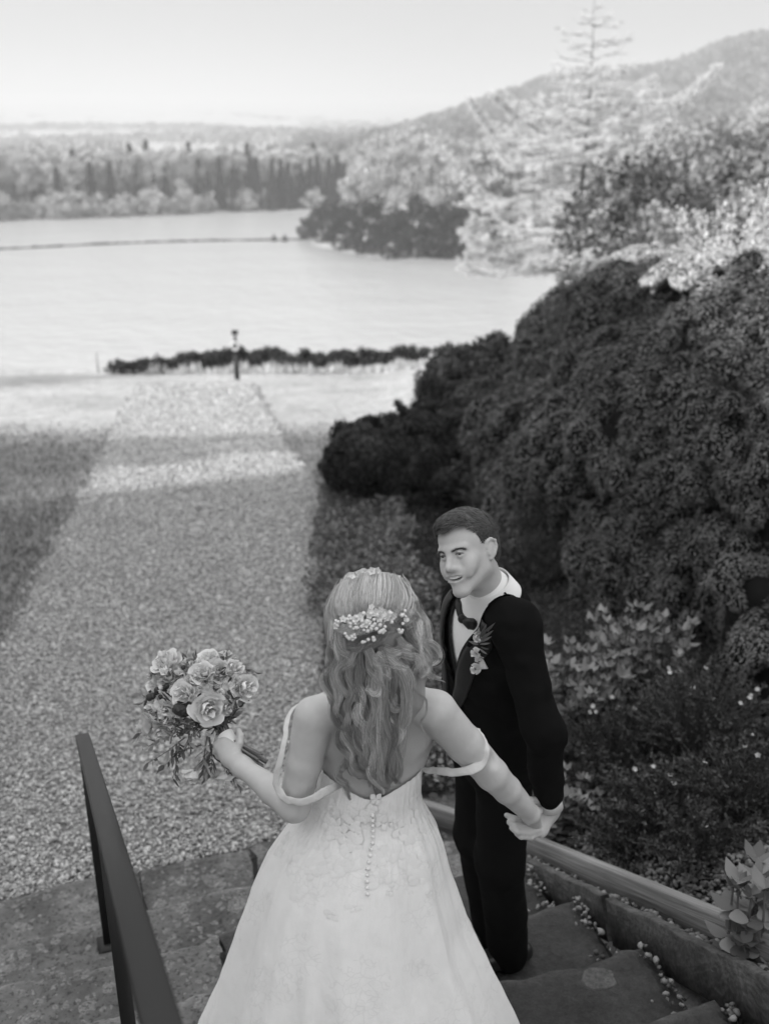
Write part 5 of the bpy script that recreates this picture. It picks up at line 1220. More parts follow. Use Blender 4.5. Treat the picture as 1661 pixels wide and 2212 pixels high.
for q_ in (-1, 1):
    kn = np.array([hipz[0] + q_ * .08, hipz[1] + .03, BZ + .50]); an = np.array([hipz[0] + q_ * .07, hipz[1], BZ + .10]); Bb.chain([hipz + [q_ * .07, 0, 0], kn, an], [.085, .055, .035], .03); Bb.cap(an + [0, 0, -.03], an + [0, .12, -.07], .03, .022, .02)
# her left hand round the stems of the bouquet
A_ = at
Bb.cap(WL, A_(497, 1632, 2.64), .026, .026, .02); Bb.cap(A_(500, 1640, 2.635), A_(478, 1612, 2.66), .022, .020, .015); Bb.cap(A_(505, 1622, 2.63), A_(486, 1604, 2.655), .017, .016, .012)
for k, (x0, y0) in enumerate(((470, 1596), (466, 1608), (466, 1621), (472, 1633))):
    Bb.chain([A_(x0 + 14, y0 + 6, 2.66), A_(x0, y0, 2.69), A_(x0 + 4, y0 - 4, 2.725), A_(x0 + 24, y0 - 6, 2.74), A_(x0 + 36, y0 - 2, 2.73)], [.0095, .0085, .008, .0075, .007], .003)
Bb.chain([A_(512, 1632, 2.63), A_(518, 1606, 2.635), A_(520, 1590, 2.645), A_(516, 1578, 2.66)], [.0125, .0105, .009, .0078], .006)
# her right hand inside his
hand(Bb, WR, None,
     [[A_(1140, 1778, 2.765), A_(1136, 1788, 2.79), A_(1146, 1792, 2.81)], [A_(1147, 1782, 2.768), A_(1146, 1792, 2.79), A_(1156, 1794, 2.81)],
      [A_(1154, 1784, 2.768), A_(1156, 1794, 2.79), A_(1165, 1792, 2.81)], [A_(1160, 1782, 2.765), A_(1164, 1790, 2.785), A_(1170, 1786, 2.80)]],
     [A_(1156, 1762, 2.735), A_(1164, 1752, 2.755), A_(1166, 1744, 2.775)], thick=.014, fr=.0075)
Bb.cap(at(806, 1520, 2.405), at(800, 1700, 2.455), .010, .010, .05, '-')
Bb.ell(at(1068, 1642, 2.510), (.010, .012, .013), None, .022, '-')
Bb.ell(at(905, 1620, 2.43), (.012, .02, .045), None, .03, '-')
V, Q = Bb.mesh(.0038, lambda G: .0010 * vnoise(G * 18)); V = relax(V, Q, 1); attach(bride, make_mesh('body', V, Q, skin_b))

# ---- gown: lofted skirt and bodice, ring by ring
prof = [(1.735, .128, .088, .000), (1.70, .1335, .094, .0), (1.66, .138, .098, .0), (1.62, .145, .102, .0), (1.58, .166, .120, .0), (1.53, .200, .150, .0), (1.46, .228, .185, .0), (1.396, .252, .215, .0), (1.30, .283, .255, 0), (1.22, .304, .285, .0), (1.12, .342, .32, 0), (1.02, .376, .36, 0), (.90, .418, .41, 0), (.80, .455, .45, 0), (.70, .49, .50, 0)]
prof = np.array(prof); zz = np.linspace(1.735, .695, 150); rx = np.interp(zz, prof[::-1, 0], prof[::-1, 1]); ry = np.interp(zz, prof[::-1, 0], prof[::-1, 2])
k5 = np.ones(9) / 9; rx[4:-4] = np.convolve(rx, k5, 'valid'); ry[4:-4] = np.convolve(ry, k5, 'valid')
cx = np.interp(zz, [.7, .9, 1.25, 1.4, 1.58, 1.64, 1.74], [-.075, -.068, -.085, -.078, -.050, -.046, -.032]); cy = np.full_like(zz, 2.145)
na = 420; th = np.linspace(0, 2 * math.pi, na, endpoint=False); TH, ZZ = np.meshgrid(th, zz)
down = np.clip((1.56 - ZZ) / .86, 0, 1)
fold_ = down ** .7 * (.016 * np.sin(TH * 9 + 1.2 + 1.3 * np.sin(TH * 2) + ZZ * 1.1) + .010 * np.sin(TH * 17 + 2 * np.sin(TH * 3) + ZZ * 2)) + .006 * down * vnoise(np.stack([np.cos(TH) * 5, np.sin(TH) * 5, ZZ * 3], -1))
gath = np.exp(-((ZZ - 1.53) / .06) ** 2) * .0012 * np.sin(TH * 46 + 3 * np.sin(TH * 5)); cr = .0016 * fbm(np.stack([np.cos(TH) * 14, np.sin(TH) * 14, ZZ * 16], -1), 3)
Rr = 1 + (fold_ + gath + cr) / .3 * (.3 / np.maximum(.12, np.interp(ZZ.ravel(), zz[::-1], rx[::-1]).reshape(ZZ.shape)))
X = cx[:, None] + rx[:, None] * Rr * np.cos(TH); Y = cy[:, None] + ry[:, None] * Rr * np.sin(TH); Zg = ZZ.copy()
# the neckline dips in the middle of the back and rises under the arms
top = 1.735 - (.042 * np.exp(-((np.cos(th) - .0) / .55) ** 2) * (np.sin(th) < .2)) - .0
for i in range(26): Zg[i] = top - (top - zz[26]) * (i / 26)
bodL, bodQ = 0, []
V = np.stack([X, Y, Zg], -1).reshape(-1, 3); j = np.arange(na)
def gq(a, b): i = np.arange(a, b)[:, None] * na; return np.stack([i + j, i + (j + 1) % na, i + na + (j + 1) % na, i + na + j], -1).reshape(-1, 4)
def lace(N, Lk, mth, val, co):
    # embroidered net: paler motifs on a slightly darker ground
    v = N.new('ShaderNodeTexVoronoi'); v.feature = 'DISTANCE_TO_EDGE'; v.inputs['Scale'].default_value = 48
    nz = N.new('ShaderNodeTexNoise'); nz.inputs['Scale'].default_value = 9; nz.inputs['Detail'].default_value = 3; Lk.new(co.outputs['Object'], nz.inputs['Vector'])
    ad = N.new('ShaderNodeMix'); ad.data_type = 'VECTOR'; ad.inputs[0].default_value = .12; Lk.new(co.outputs['Object'], ad.inputs[4]); Lk.new(nz.outputs['Color'], ad.inputs[5]); Lk.new(ad.outputs[1], v.inputs['Vector'])
    vein = mth('LESS_THAN', v.outputs['Distance'], .045); pres = mth('GREATER_THAN', nz.outputs['Fac'], .5)
    return mth('MULTIPLY', val, mth('SUBTRACT', 1.0, mth('MULTIPLY', mth('MULTIPLY', vein, pres), .07)))
gown_m = mat('lace_gown', .80, .75, .2, noise=[(5, .05, 4), (30, .05)], bump=[(55, .35, .003), (170, .3, .001)], extra=lace, sheen=.2)
bod_m = mat('lace_bodice', .78, .75, .2, noise=[(20, .12, 4)], bump=[(60, .5, .003)], extra=lace)
motif_m = mat('lace_motif', .76, .8, .15, isl=.04, bump=(160, .4, .001))
gown = make_mesh('gown', V, gq(26, 149), gown_m); bod = make_mesh('bodice', V, gq(0, 26), bod_m)
attach(bride, gown, bod)
def gsurf(thv, zv, off=.003):
    zi = np.clip(zv, .70, 1.73); i = np.interp(zi, zz[::-1], np.arange(149, -1, -1)); i0 = np.clip(i.astype(int), 0, 148); fi = i - i0; aa = (thv / (2 * math.pi) * na) % na; a = aa.astype(int) % na; fa = aa - aa.astype(int); a1 = (a + 1) % na
    bl = lambda G: (G[i0, a] * (1 - fa) + G[i0, a1] * fa) * (1 - fi) + (G[i0 + 1, a] * (1 - fa) + G[i0 + 1, a1] * fa) * fi
    c = np.stack([cx[i0], cy[i0], zi], -1); P = np.stack([bl(X), bl(Y), zi], -1); n_ = unit((P - c) * np.array([1, 1, 0])); return P + n_ * off, n_
# appliqued lace flowers and leaves over bodice and waist
A1 = Acc()
for f in range(74):
    t0 = -math.pi / 2 + rng.normal(0, .75); z0 = rng.normal(1.585, .052) if f < 62 else rng.uniform(1.40, 1.55); s = rng.uniform(.015, .027) * (1 if f < 62 else .7)
    if z0 > 1.71: continue
    n_ = rng.integers(3, 7); jit_ = rng.uniform(.6, 1.25, 7); a0 = rng.random() * 6
    for k in range(n_):
        a = a0 + k * 2 * math.pi / n_; pts = []
        for u in np.linspace(0, 1, 5):
            for sgn in (-1, 0, 1):
                wv_ = .42 * math.sin(math.pi * min(.93, max(.03, u ** 1.3))); s_k = s * jit_[k]; dx = (math.cos(a) * u - math.sin(a) * wv_ * sgn) * s_k; dz = (math.sin(a) * u + math.cos(a) * wv_ * sgn) * s_k
                P, n2 = gsurf(np.array([t0 + dx / .15]), np.array([z0 + dz]), .0010 + .0008 * math.sin(u * 3) - .0005 * abs(sgn)); pts.append(P[0])
        i = np.arange(4)[:, None] * 3; q4 = np.concatenate([np.concatenate([i + s_, i + s_ + 1, i + s_ + 4, i + s_ + 3], 1) for s_ in (0, 1)]); A1.add(np.array(pts), q4)
attach(bride, A1.build('lace', motif_m))
for f in range(14):
    z0 = 1.655 - f * .0135; t0 = -math.pi / 2 + .10 + .02 * math.sin(f * .5); P, _ = gsurf(np.array([t0]), np.array([z0]), .004); Vs, Fs = ico(1)
    attach(bride, make_mesh('button', Vs * .0052 + P[0], Fs, motif_m))
# off the shoulder straps: soft folded bands
strap_m = mat('strap_tulle', .56, .85, .1, noise=[(40, .12)], bump=[(45, .9, .004), (120, .5, .002)])
def band(name, pts, w_, n=60):
    P = smooth_line(pts, n); u_ = np.linspace(0, 1, n); Vt, Ft = tube(P, w_ * np.interp(u_, [0, .25, .5, 1], [.35, .7, 1.05, .8]) * (1 + .16 * np.sin(u_ * 14) * np.sin(u_ * 5)), 16, flat=.34)
    Vt = Vt + .0022 * vnoise(Vt * 45)[:, None] + .0012 * vnoise(Vt * 110)[:, None]; attach(bride, make_mesh(name, Vt, Ft, strap_m))
band('strap', [at(668, 1510, 2.54), at(634, 1530, 2.53), at(620, 1560, 2.49), at(616, 1595, 2.445), at(606, 1640, 2.43), at(598, 1690, 2.44), at(612, 1722, 2.43), at(640, 1732, 2.425), at(672, 1727, 2.42), at(705, 1708, 2.43), at(738, 1694, 2.47), at(760, 1690, 2.50)], .0105)
band('strap', [at(985, 1560, 2.64), at(1022, 1570, 2.60), at(1040, 1592, 2.525), at(1050, 1618, 2.485), at(1042, 1648, 2.48), at(1015, 1664, 2.465), at(980, 1669, 2.475), at(950, 1666, 2.50), at(928, 1664, 2.53), at(912, 1664, 2.55)], .0105)
# bracelet and ring
def loop_about(c, axis, r_, t, m, name, n=40):
    axis = unit(axis); X_ = unit(np.cross(axis, [.2, .3, 1])); Y_ = np.cross(axis, X_); a = np.linspace(0, 2 * math.pi, n); P = np.array(c) + r_ * (np.cos(a)[:, None] * X_ + np.sin(a)[:, None] * Y_); Vt, Ft = tube(P, t, 6, False); o = make_mesh(name, Vt, Ft, m); attach(bride, o); return P
metal = mat('silver', .7, .25, .5, metal=1.0)
loop_about(WR * 1.0 + unit(WR - ER) * .004, WR - ER, .0262, .0010, metal, 'bracelet')

# ---- hair: an inner mass, then thousands of strands laid over it in combed and curled locks
def sc_(x, y): return 677.7 + x * .2403, 1209.2 + y * .2403
def SP(x, y, Z): return at(*sc_(x, y), Z)
hm_ = Solid()
hm_.ell(bH + BM @ np.array([0, -.020, .035]), np.array([.088, .112, .094]), BM, .02); hm_.ell(bH + BM @ np.array([0, -.050, -.005]), np.array([.086, .080, .095]), BM, .03)
def hb(x, y, Z, r_, k=.03): hm_.ell(SP(x, y, Z), r_, None, k)
hb(520, 560, 2.285, (.088, .055, .07)); hb(300, 900, 2.33, (.055, .05, .09)); hb(560, 950, 2.31, (.080, .055, .08)); hb(800, 900, 2.33, (.060, .055, .085)); hb(960, 780, 2.36, (.035, .05, .085)); hb(230, 1120, 2.37, (.038, .045, .07))
hb(480, 1200, 2.35, (.085, .040, .09)); hb(760, 1200, 2.36, (.070, .040, .085)); hb(520, 1500, 2.395, (.072, .032, .10)); hb(680, 1550, 2.40, (.050, .030, .10)); hb(450, 1780, 2.435, (.052, .026, .07)); hb(650, 1800, 2.44, (.040, .024, .07)); hb(600, 1980, 2.475, (.030, .018, .05))
V, Q = hm_.mesh(.0045, lambda G: .006 + .004 * vnoise(G * np.array([60, 60, 14])) + .003 * vnoise(G * np.array([110, 110, 20]))); attach(bride, make_mesh('hair_mass', V, Q, blond_base))
O = np.array([[0, 0, CAM_Z]])
def lay(L2, off):
    """photo polyline -> points lying on the hair mass"""
    Rr_ = np.array([ray(*sc_(x, y)) for x, y in L2]); T = hm_.hit(O, Rr_, 2.05, 2.75, 90); T = np.convolve(np.pad(T, 2, 'edge'), np.ones(5) / 5, 'valid'); return O + Rr_ * (T - off)[:, None]
SV = []; SR_ = []; TN = []
def hair_mesh(name):
    Vb, Qb = batch_tubes(np.array(SV), np.array(SR_), 3); o = make_mesh(name, Vb, Qb, blond); at_ = o.data.attributes.new('tone', 'FLOAT', 'POINT'); at_.data.foreach_set('value', np.repeat(np.array(TN), len(Vb) // len(TN)).astype(np.float32)); attach(bride, o)
def lock(L, n, width, wave=0., freq=2., off=.006, thick=.008, tip=.25, r0=.00052, N=26, curl=0.):
    L = smooth_line(np.array(L, float), N); P = lay(L, off); T = unit(np.gradient(P, axis=0)); Vw = unit(np.array([0, 0, CAM_Z]) - P); S = unit(np.cross(T, Vw))
    u = np.linspace(0, 1, N); wprof = np.clip(np.sin(math.pi * np.clip(u * .9 + .10, 0, 1)) ** .5, tip, 1); ph = rng.random() * 6
    n = int(n * 1.8); tn = rng.uniform(.82, 1.2) if tip > .6 else rng.uniform(.5, 1.45)
    for _ in range(n):
        TN.append(tn * rng.uniform(.85, 1.15)); a = rng.normal(0, .40); b = rng.normal(0, .4); ph2 = ph + rng.normal(0, .12); a2 = a + np.cumsum(rng.normal(0, .018, N)); b2 = b + np.cumsum(rng.normal(0, .015, N))
        tw_ = curl * u * 6.28
        sa, ca = np.sin(tw_), np.cos(tw_)
        o1 = (a2 * ca - b2 * sa) * width * wprof; o2 = (a2 * sa + b2 * ca) * thick * wprof
        w1 = wave * np.sin(u * freq * 6.28 + ph2) * u ** .5
        cut = rng.uniform(.86, 1.0); 
        Ps = P + S * (o1 + w1)[:, None] + Vw * (o2 + .45 * wave * np.cos(u * freq * 6.28 + ph2) * u ** .5)[:, None]
        if cut < 1: Ps = smooth_line(Ps[:max(4, int(N * cut))], N)
        SV.append(Ps); SR_.append(r0 * rng.uniform(.6, 1.25) * np.interp(u, [0, .1, .7, 1], [.5, 1, 1, .25]))
top = [[(250, 230), (190, 380), (165, 500), (215, 570)], [(280, 180), (230, 340), (210, 480), (280, 570)], [(330, 150), (280, 300), (270, 450), (340, 560)], [(375, 135), (330, 290), (320, 440), (385, 560)], [(420, 122), (380, 280), (370, 430), (430, 560)], [(475, 114), (440, 265), (430, 415), (475, 540)], [(530, 108), (500, 250), (490, 400), (520, 520)], [(585, 108), (570, 250), (550, 400), (545, 520)], [(640, 113), (640, 250), (610, 400), (570, 520)], [(680, 128), (700, 265), (675, 410), (610, 530)], [(720, 148), (760, 280), (740, 420), (650, 540)], [(755, 175), (810, 320), (790, 440), (700, 550)], [(790, 208), (855, 360), (845, 460), (745, 560)], [(830, 260), (885, 400), (875, 500), (780, 580)], [(855, 320), (905, 440), (900, 540), (810, 610)]]
for L in top: lock(L, 90, .017, .0012, 1.2, .005, .006, .7)
for i in range(len(top) - 1): lock([((a[0] + b[0]) / 2, (a[1] + b[1]) / 2) for a, b in zip(top[i], top[i + 1])], 45, .012, .0015, 1.5, .008, .006, .7)
side = [[(860, 350), (950, 480), (1000, 620), (1010, 720), (930, 790), (900, 850)], [(880, 400), (930, 560), (980, 700), (1060, 780), (1085, 880), (1040, 950), (960, 960)], [(860, 500), (900, 640), (960, 760), (1000, 900), (1060, 1000), (1180, 1050)], [(840, 560), (850, 700), (900, 850), (980, 960), (1080, 1060)], [(870, 440), (930, 600), (960, 740), (950, 860), (1000, 980), (1120, 1060)], [(850, 420), (900, 520), (940, 640), (960, 760), (920, 860), (960, 980), (1000, 1090)],
        [(180, 480), (185, 620), (190, 760), (230, 860), (160, 960), (105, 1080), (165, 1200), (220, 1330)], [(230, 620), (250, 800), (330, 900), (240, 1000), (240, 1130), (300, 1250)], [(390, 800), (300, 900), (240, 1000), (250, 1150), (320, 1260), (430, 1220)], [(200, 560), (180, 760), (200, 900), (130, 1010), (120, 1120), (180, 1230), (200, 1370), (270, 1480), (380, 1480), (450, 1400)], [(210, 600), (210, 780), (250, 900), (190, 1000), (170, 1120), (220, 1220), (230, 1340), (250, 1440)], [(260, 700), (240, 850), (220, 960), (180, 1060), (200, 1180), (260, 1300)], [(190, 520), (170, 700), (185, 860), (200, 980), (190, 1100)]]
for L in side: lock(L, 85, .012, .009, 1.7, .006, .010, .35, curl=.6)
mid = [[(430, 800), (400, 950), (390, 1100), (420, 1200), (470, 1300), (480, 1450), (470, 1600)], [(460, 780), (520, 900), (510, 1000), (560, 1080), (640, 1080)], [(560, 840), (640, 900), (700, 960), (760, 990)], [(630, 790), (700, 830), (790, 820), (860, 880), (930, 920), (920, 1010), (860, 1080)], [(760, 700), (800, 780), (880, 800), (960, 900), (990, 1000), (960, 1080)], [(500, 800), (560, 950), (600, 1100), (620, 1300), (600, 1500), (560, 1700), (560, 1900), (540, 2050)], [(600, 780), (640, 950), (640, 1120), (660, 1300), (680, 1500), (720, 1700), (750, 1900), (700, 2050)], [(660, 800), (760, 950), (800, 1100), (820, 1300), (800, 1500), (760, 1700), (760, 1850)], [(640, 1100), (680, 1220), (740, 1310), (830, 1360)],
       [(470, 1150), (530, 1180), (600, 1150), (620, 1110)], [(350, 900), (330, 1050), (350, 1200), (330, 1330), (350, 1450)], [(560, 1000), (540, 1150), (540, 1300), (520, 1450), (500, 1600), (520, 1750)], [(700, 950), (720, 1100), (700, 1250), (720, 1400), (700, 1550), (680, 1700), (660, 1900)], [(820, 950), (860, 1100), (850, 1250), (820, 1400), (790, 1550)], [(400, 1100), (430, 1250), (420, 1400), (450, 1550), (440, 1700)], [(540, 880), (600, 930), (660, 1010), (720, 1040)], [(600, 860), (690, 880), (760, 940), (800, 1010), (840, 1040)]]
for L in mid: lock(L, 100, .0125, .0085, 1.5, .008, .011, .35, curl=.5)
low = [[(260, 1490), (230, 1620), (270, 1740), (350, 1830), (430, 1900), (520, 1930)], [(330, 1480), (340, 1600), (400, 1720), (470, 1800), (560, 1840)], [(420, 1300), (430, 1450), (390, 1600), (410, 1750), (500, 1860), (560, 1980), (500, 2080)], [(290, 1800), (240, 1920), (260, 2030), (370, 2150)], [(480, 1450), (520, 1600), (530, 1750), (540, 1900), (600, 2050), (590, 2110)], [(700, 1400), (760, 1550), (740, 1700), (790, 1820)], [(300, 1300), (310, 1450), (290, 1600), (330, 1750), (380, 1850)], [(600, 1400), (620, 1600), (600, 1800), (640, 1980), (680, 2080)], [(380, 1450), (420, 1600), (480, 1750), (500, 1900), (450, 2020)], [(640, 1500), (680, 1650), (700, 1800), (740, 1950), (760, 2040)], [(540, 1500), (560, 1650), (560, 1800), (600, 1950), (560, 2090)]]
for L in low: lock(L, 75, .011, .009, 1.6, .007, .009, .22, curl=.8)
for L in [[(880, 1100), (920, 1180), (1010, 1250), (1010, 1380), (960, 1470), (1010, 1580), (1010, 1680), (960, 1760)], [(960, 1080), (1020, 1040), (1120, 1080), (1200, 1110)], [(250, 240), (200, 300), (215, 360)], [(980, 820), (900, 860), (940, 740), (1030, 760), (1080, 860)]]: lock(L, 9, .003, .001, 2, .010, .003, .3, r0=.0005)
for _ in range(120):   # loose flyaway hairs
    L = random.choice(top + side + mid + low); L = [(x + rng.normal(0, 26), y + rng.normal(0, 22)) for x, y in L]; lock(L, 1, .003, .004, 2, .012, .003, .5, r0=.0003)
hair_mesh('hair')
# twisted sections pinned at the back
for L in ([(175, 590), (300, 650), (420, 630), (560, 600), (650, 560)], [(875, 515), (770, 480), (690, 540), (690, 620), (755, 665)], [(300, 770), (400, 795), (480, 745), (600, 705), (690, 640), (740, 620)], [(240, 600), (340, 610), (440, 590), (540, 570)]):
    SV.clear(); SR_.clear(); TN.clear(); lock(L, 110, .011, .002, 2, .020, .011, .5, curl=1.6, N=30); hair_mesh('pinned_twist')
# flower and pearl vine
pearl = mat('pearl', .66, .25, .6); vine_m = mat('vine_flower', .62, .6, .3, isl=.15)
vine = Acc()
def small_flower(A, c, D, s):
    X_ = unit(np.cross(D, [.1, .2, 1])); Y_ = np.cross(D, X_); a0 = rng.random() * 6
    for k in range(5):
        a = a0 + k * 1.2566; dd = math.cos(a) * X_ + math.sin(a) * Y_; leaf_shape(A, c, unit(dd + D * .35), unit(np.cross(D, dd)), s, s * .85, .0, 5)
    A.add(SPH_V * s * .2 + c + D * s * .12, SPH_F)
bead = Acc()
fl = [(520, 425), (505, 465), (610, 445), (540, 490), (575, 510), (620, 495), (420, 510), (400, 530), (450, 560), (490, 560), (680, 480), (720, 500), (650, 520), (265, 535), (470, 585), (370, 530), (560, 470), (590, 530), (700, 520), (345, 150), (365, 132), (545, 98), (570, 95), (735, 160), (755, 172), (525, 105), (640, 470), (500, 500), (200, 600), (830, 540)]
for x, y in fl: 
    P = lay([(x, y)] * 3, .030)[1]; small_flower(vine, P, unit(np.array([0, 0, CAM_Z]) - P + rng.normal(0, .5, 3)), rng.uniform(.008, .0115))
for x, y in [(200, 550), (195, 575), (215, 590), (225, 560), (310, 535), (310, 560), (375, 573), (285, 665), (300, 690), (320, 705), (345, 690), (365, 675), (350, 715), (370, 700), (440, 740), (460, 738), (490, 718), (535, 700), (540, 720), (600, 545), (635, 530), (450, 632), (485, 640), (590, 650), (605, 640), (620, 655), (640, 640), (625, 630), (790, 500), (805, 495), (825, 510), (840, 545), (800, 575), (765, 630), (795, 635), (785, 650), (770, 650), (360, 620), (380, 610), (430, 600), (560, 620), (520, 600), (700, 560), (330, 600), (820, 460)] + [(rng.uniform(300, 700), rng.uniform(480, 620)) for _ in range(30)]:
    P = lay([(x, y)] * 3, .032)[1]; bead.add(SPH_V * rng.uniform(.0032, .0052) + P, SPH_F)
attach(bride, vine.build('hair_vine_flowers', vine_m), bead.build('hair_vine_pearls', pearl))

# ================================================================== BOUQUET
bc = at(440, 1512, 2.74); grip = at(498, 1606, 2.665); D0 = unit(bc - grip)
bq = thing('bouquet', grip, 'loose bridal bouquet of pale roses and trailing leaves held out in her left hand', 'bouquet')
def bp(x, y, dz=0.): return at(x, y, 2.735 + dz)
Zb = lambda x, y: (400 + x / 2.768) * .66440
def qb(x, y): return (400 + x / 2.768) * .6644, (2050 + y / 2.768) * .6644
roses = [(775, 690, -.10, .046, petal_m, .35, (.05, -1, .30)), (560, 575, -.075, .036, petal_m, .3, (-.45, -.8, .6)), (1095, 520, -.03, .040, petal_m, .3, (.75, -.5, .45)), (725, 395, -.05, .034, petal_m, .4, (0, -.5, 1)), (410, 300, .0, .042, petal_m, .5, (-.4, -.2, 1)), (440, 430, -.02, .036, petal_d, .5, (-.5, -.5, .8)), (870, 380, -.03, .034, petal_d, .5, (.2, -.5, 1)), (790, 280, .01, .034, petal_m, .5, (.1, -.2, 1)), (1000, 360, -.01, .030, petal_m, .5, (.5, -.3, 1)), (310, 460, .01, .032, petal_m, .5, (-.8, -.3, .6)), (330, 680, -.02, .038, petal_m, .6, (-.9, -.5, .1)), (430, 740, -.04, .034, petal_m, .6, (-.6, -.8, 0)), (230, 850, .0, .034, petal_d, .6, (-1, -.3, -.3)), (640, 470, -.05, .024, petal_d, .4, (-.2, -.8, .8)), (940, 690, -.06, .022, petal_m, .4, (.5, -.9, .2)), (930, 250, .02, .024, petal_m, .5, (.2, -.1, 1)), (590, 340, .0, .026, petal_d, .5, (-.1, -.3, 1)), (380, 900, -.03, .030, petal_d, .6, (-.6, -.8, -.4)), (930, 1300, -.02, .032, petal_m, .5, (.2, -.5, -.9)), (650, 1290, -.02, .028, petal_m, .6, (-.3, -.6, -.8)), (820, 1260, .0, .024, petal_d, .5, (0, -.4, -1))]
for x, y, dz, r_, m, op, D in roses: rose(bp(*qb(x, y), dz), unit(np.array(D) + rng.normal(0, .1, 3)), r_, m, 5 if r_ > .04 else 4, bq, 'rose', .8 + op * .35)
Ad, Ap, St = Acc(), Acc(), Acc()
def sprig(x0, y0, x1, y1, dz0, dz1, nl, L, W, A, droop=0.):
    a, b = bp(*qb(x0, y0), dz0), bp(*qb(x1, y1), dz1); m_ = (a + b) / 2 + rng.normal(0, .008, 3) + [0, 0, droop]; P = smooth_line([a, m_, b], 10); St.add(*tube(P, np.linspace(.0022, .0009, 10), 5)); T = unit(np.gradient(P, axis=0))
    for k in range(nl):
        i = min(9, int(2 + 8 * (k + .5) / nl)); s = unit(np.cross(T[i], rng.normal(0, 1, 3))); d = unit(T[i] * .8 + s * .8); leaf_shape(A, P[i], d, unit(np.cross(d, rng.normal(0, 1, 3))), L * rng.uniform(.6, 1.2), W * rng.uniform(.7, 1.2), rng.uniform(-.1, .3))
for k in range(90):      # dense filler between the blooms
    a = rng.random() * 6.28; r_ = rng.random() ** .5; x, y = 640 + 400 * r_ * math.cos(a), 620 + 330 * r_ * math.sin(a); P = bp(*qb(x, y), rng.uniform(-.05, .03)); d = unit(P - bp(*qb(760, 820), .03) + rng.normal(0, .03, 3)); leaf_shape(Ad if rng.random() < .6 else Ap, P, d, unit(np.cross(d, rng.normal(0, 1, 3))), rng.uniform(.02, .045), rng.uniform(.008, .016), .2)
for k in range(58):       # ruffled small blooms packed between the roses
    a = rng.random() * 6.28; r1 = rng.random() ** .5; x, y = 650 + 400 * r1 * math.cos(a), 560 + 290 * r1 * math.sin(a); c = bp(*qb(x, y), rng.uniform(-.055, -.01) - .03 * (1 - r1)); D = unit(c - bp(*qb(760, 820), .05)); PA = Acc(); s = rng.uniform(.010, .019)
    for j in range(14):
        d = unit(D * .7 + rng.normal(0, .6, 3)); leaf_shape(PA, c, d, unit(np.cross(d, rng.normal(0, 1, 3))), s * rng.uniform(.7, 1.2), s * .9, rng.uniform(.1, .5), 5)
    attach(bq, PA.build('small_bloom', petal_m if rng.random() < .6 else petal_d))
for g_ in [(760, 900, 900, 700), (800, 930, 980, 760), (820, 900, 1000, 620), (780, 880, 640, 840), (840, 940, 1040, 680), (700, 860, 560, 900), (860, 930, 960, 820)]: sprig(*g_, -.02, -.06, 14, .034, .009, Ad)
for g_ in [(760, 950, 740, 1260, -.03, -.05), (770, 960, 690, 1330, -.03, -.05), (780, 960, 790, 1300, -.03, -.04), (850, 1150, 1040, 1380, -.02, -.02)]: sprig(*g_, 16, .042, .010, Ad if rng.random() < .4 else Ap)
for g_ in [(700, 1030, 340, 1250, -.02, -.03), (560, 960, 230, 1190, -.02, -.01), (450, 900, 200, 1060, .0, .0), (400, 820, 130, 940, .0, .0), (500, 1000, 470, 1120, -.02, -.02), (620, 980, 450, 1330, -.02, -.02), (330, 600, 170, 660, 0, 0), (340, 380, 250, 390, 0, 0), (640, 360, 560, 240, 0, .01), (680, 340, 640, 250, 0, .0), (900, 300, 890, 210, 0, .01), (980, 330, 1180, 400, 0, .02), (1020, 380, 1100, 290, 0, .02), (950, 300, 960, 200, .02, .02), (600, 900, 620, 1080, -.03, -.03)]: sprig(*g_, 11, .030, .010, Ap if rng.random() < .6 else Ad)
for k in range(46):       # feathery astilbe-like sprays low on the front
    x, y = rng.uniform(450, 720), rng.uniform(780, 960); P = bp(*qb(x, y), -.06); Q_ = P + rng.normal(0, .016, 3); St.add(*tube(smooth_line([P, (P + Q_) / 2 + rng.normal(0, .006, 3), Q_], 6), .0022, 4))
attach(bq, Ad.build('leaves', leaf_g), Ap.build('pale_leaves', leaf_p))
bm_ = mat('dark_berry', .035, .5, .4, bump=(120, .8, .003))
for x, y in [(370, 520), (300, 560), (270, 590), (340, 600), (395, 500), (640, 515), (545, 330), (915, 360), (370, 740), (240, 600), (310, 540), (1060, 660), (700, 600)]: attach(bq, make_mesh('berry', SPH_V * rng.uniform(.006, .010) * np.array([1, 1, 1.2]) + bp(*qb(x, y), -.04), SPH_F, bm_))
Vt, Ft = ico(3); Vt = Vt * np.array([.026, .026, .022]) * (1 + .15 * fbm(Vt * 4, 3))[:, None] + bp(*qb(540, 700), -.075); attach(bq, make_mesh('dark_bloom', Vt, Ft, bm_))
stem_q = mat('stem', .16, .6, .3, isl=.5); e0 = at(566, 1652, 2.60); ax = unit(e0 - grip); sx2 = unit(np.cross(ax, [0, 0, 1])); sy2 = np.cross(ax, sx2)
for k in range(16):
    a = k * 2.4; r1 = .014 * math.sqrt((k + .5) / 16); o_ = sx2 * math.cos(a) * r1 + sy2 * math.sin(a) * r1; Vt, Ft = tube(np.array([bc * .35 + grip * .65 + o_ * 1.6, grip + o_, e0 + o_ * 1.9 + ax * rng.uniform(-.02, .012)]), .0030, 6); attach(bq, make_mesh('stem', Vt, Ft, stem_q))
attach(bq, St.build('sprigs', stem_q))
Vt, Ft = tube(np.array([grip + D0 * .030, grip + D0 * .012, grip - D0 * .012, grip - D0 * .03]), [.0235, .022, .020, .0185], 24, False); attach(bq, make_mesh('ribbon', Vt, Ft, shirt_m))
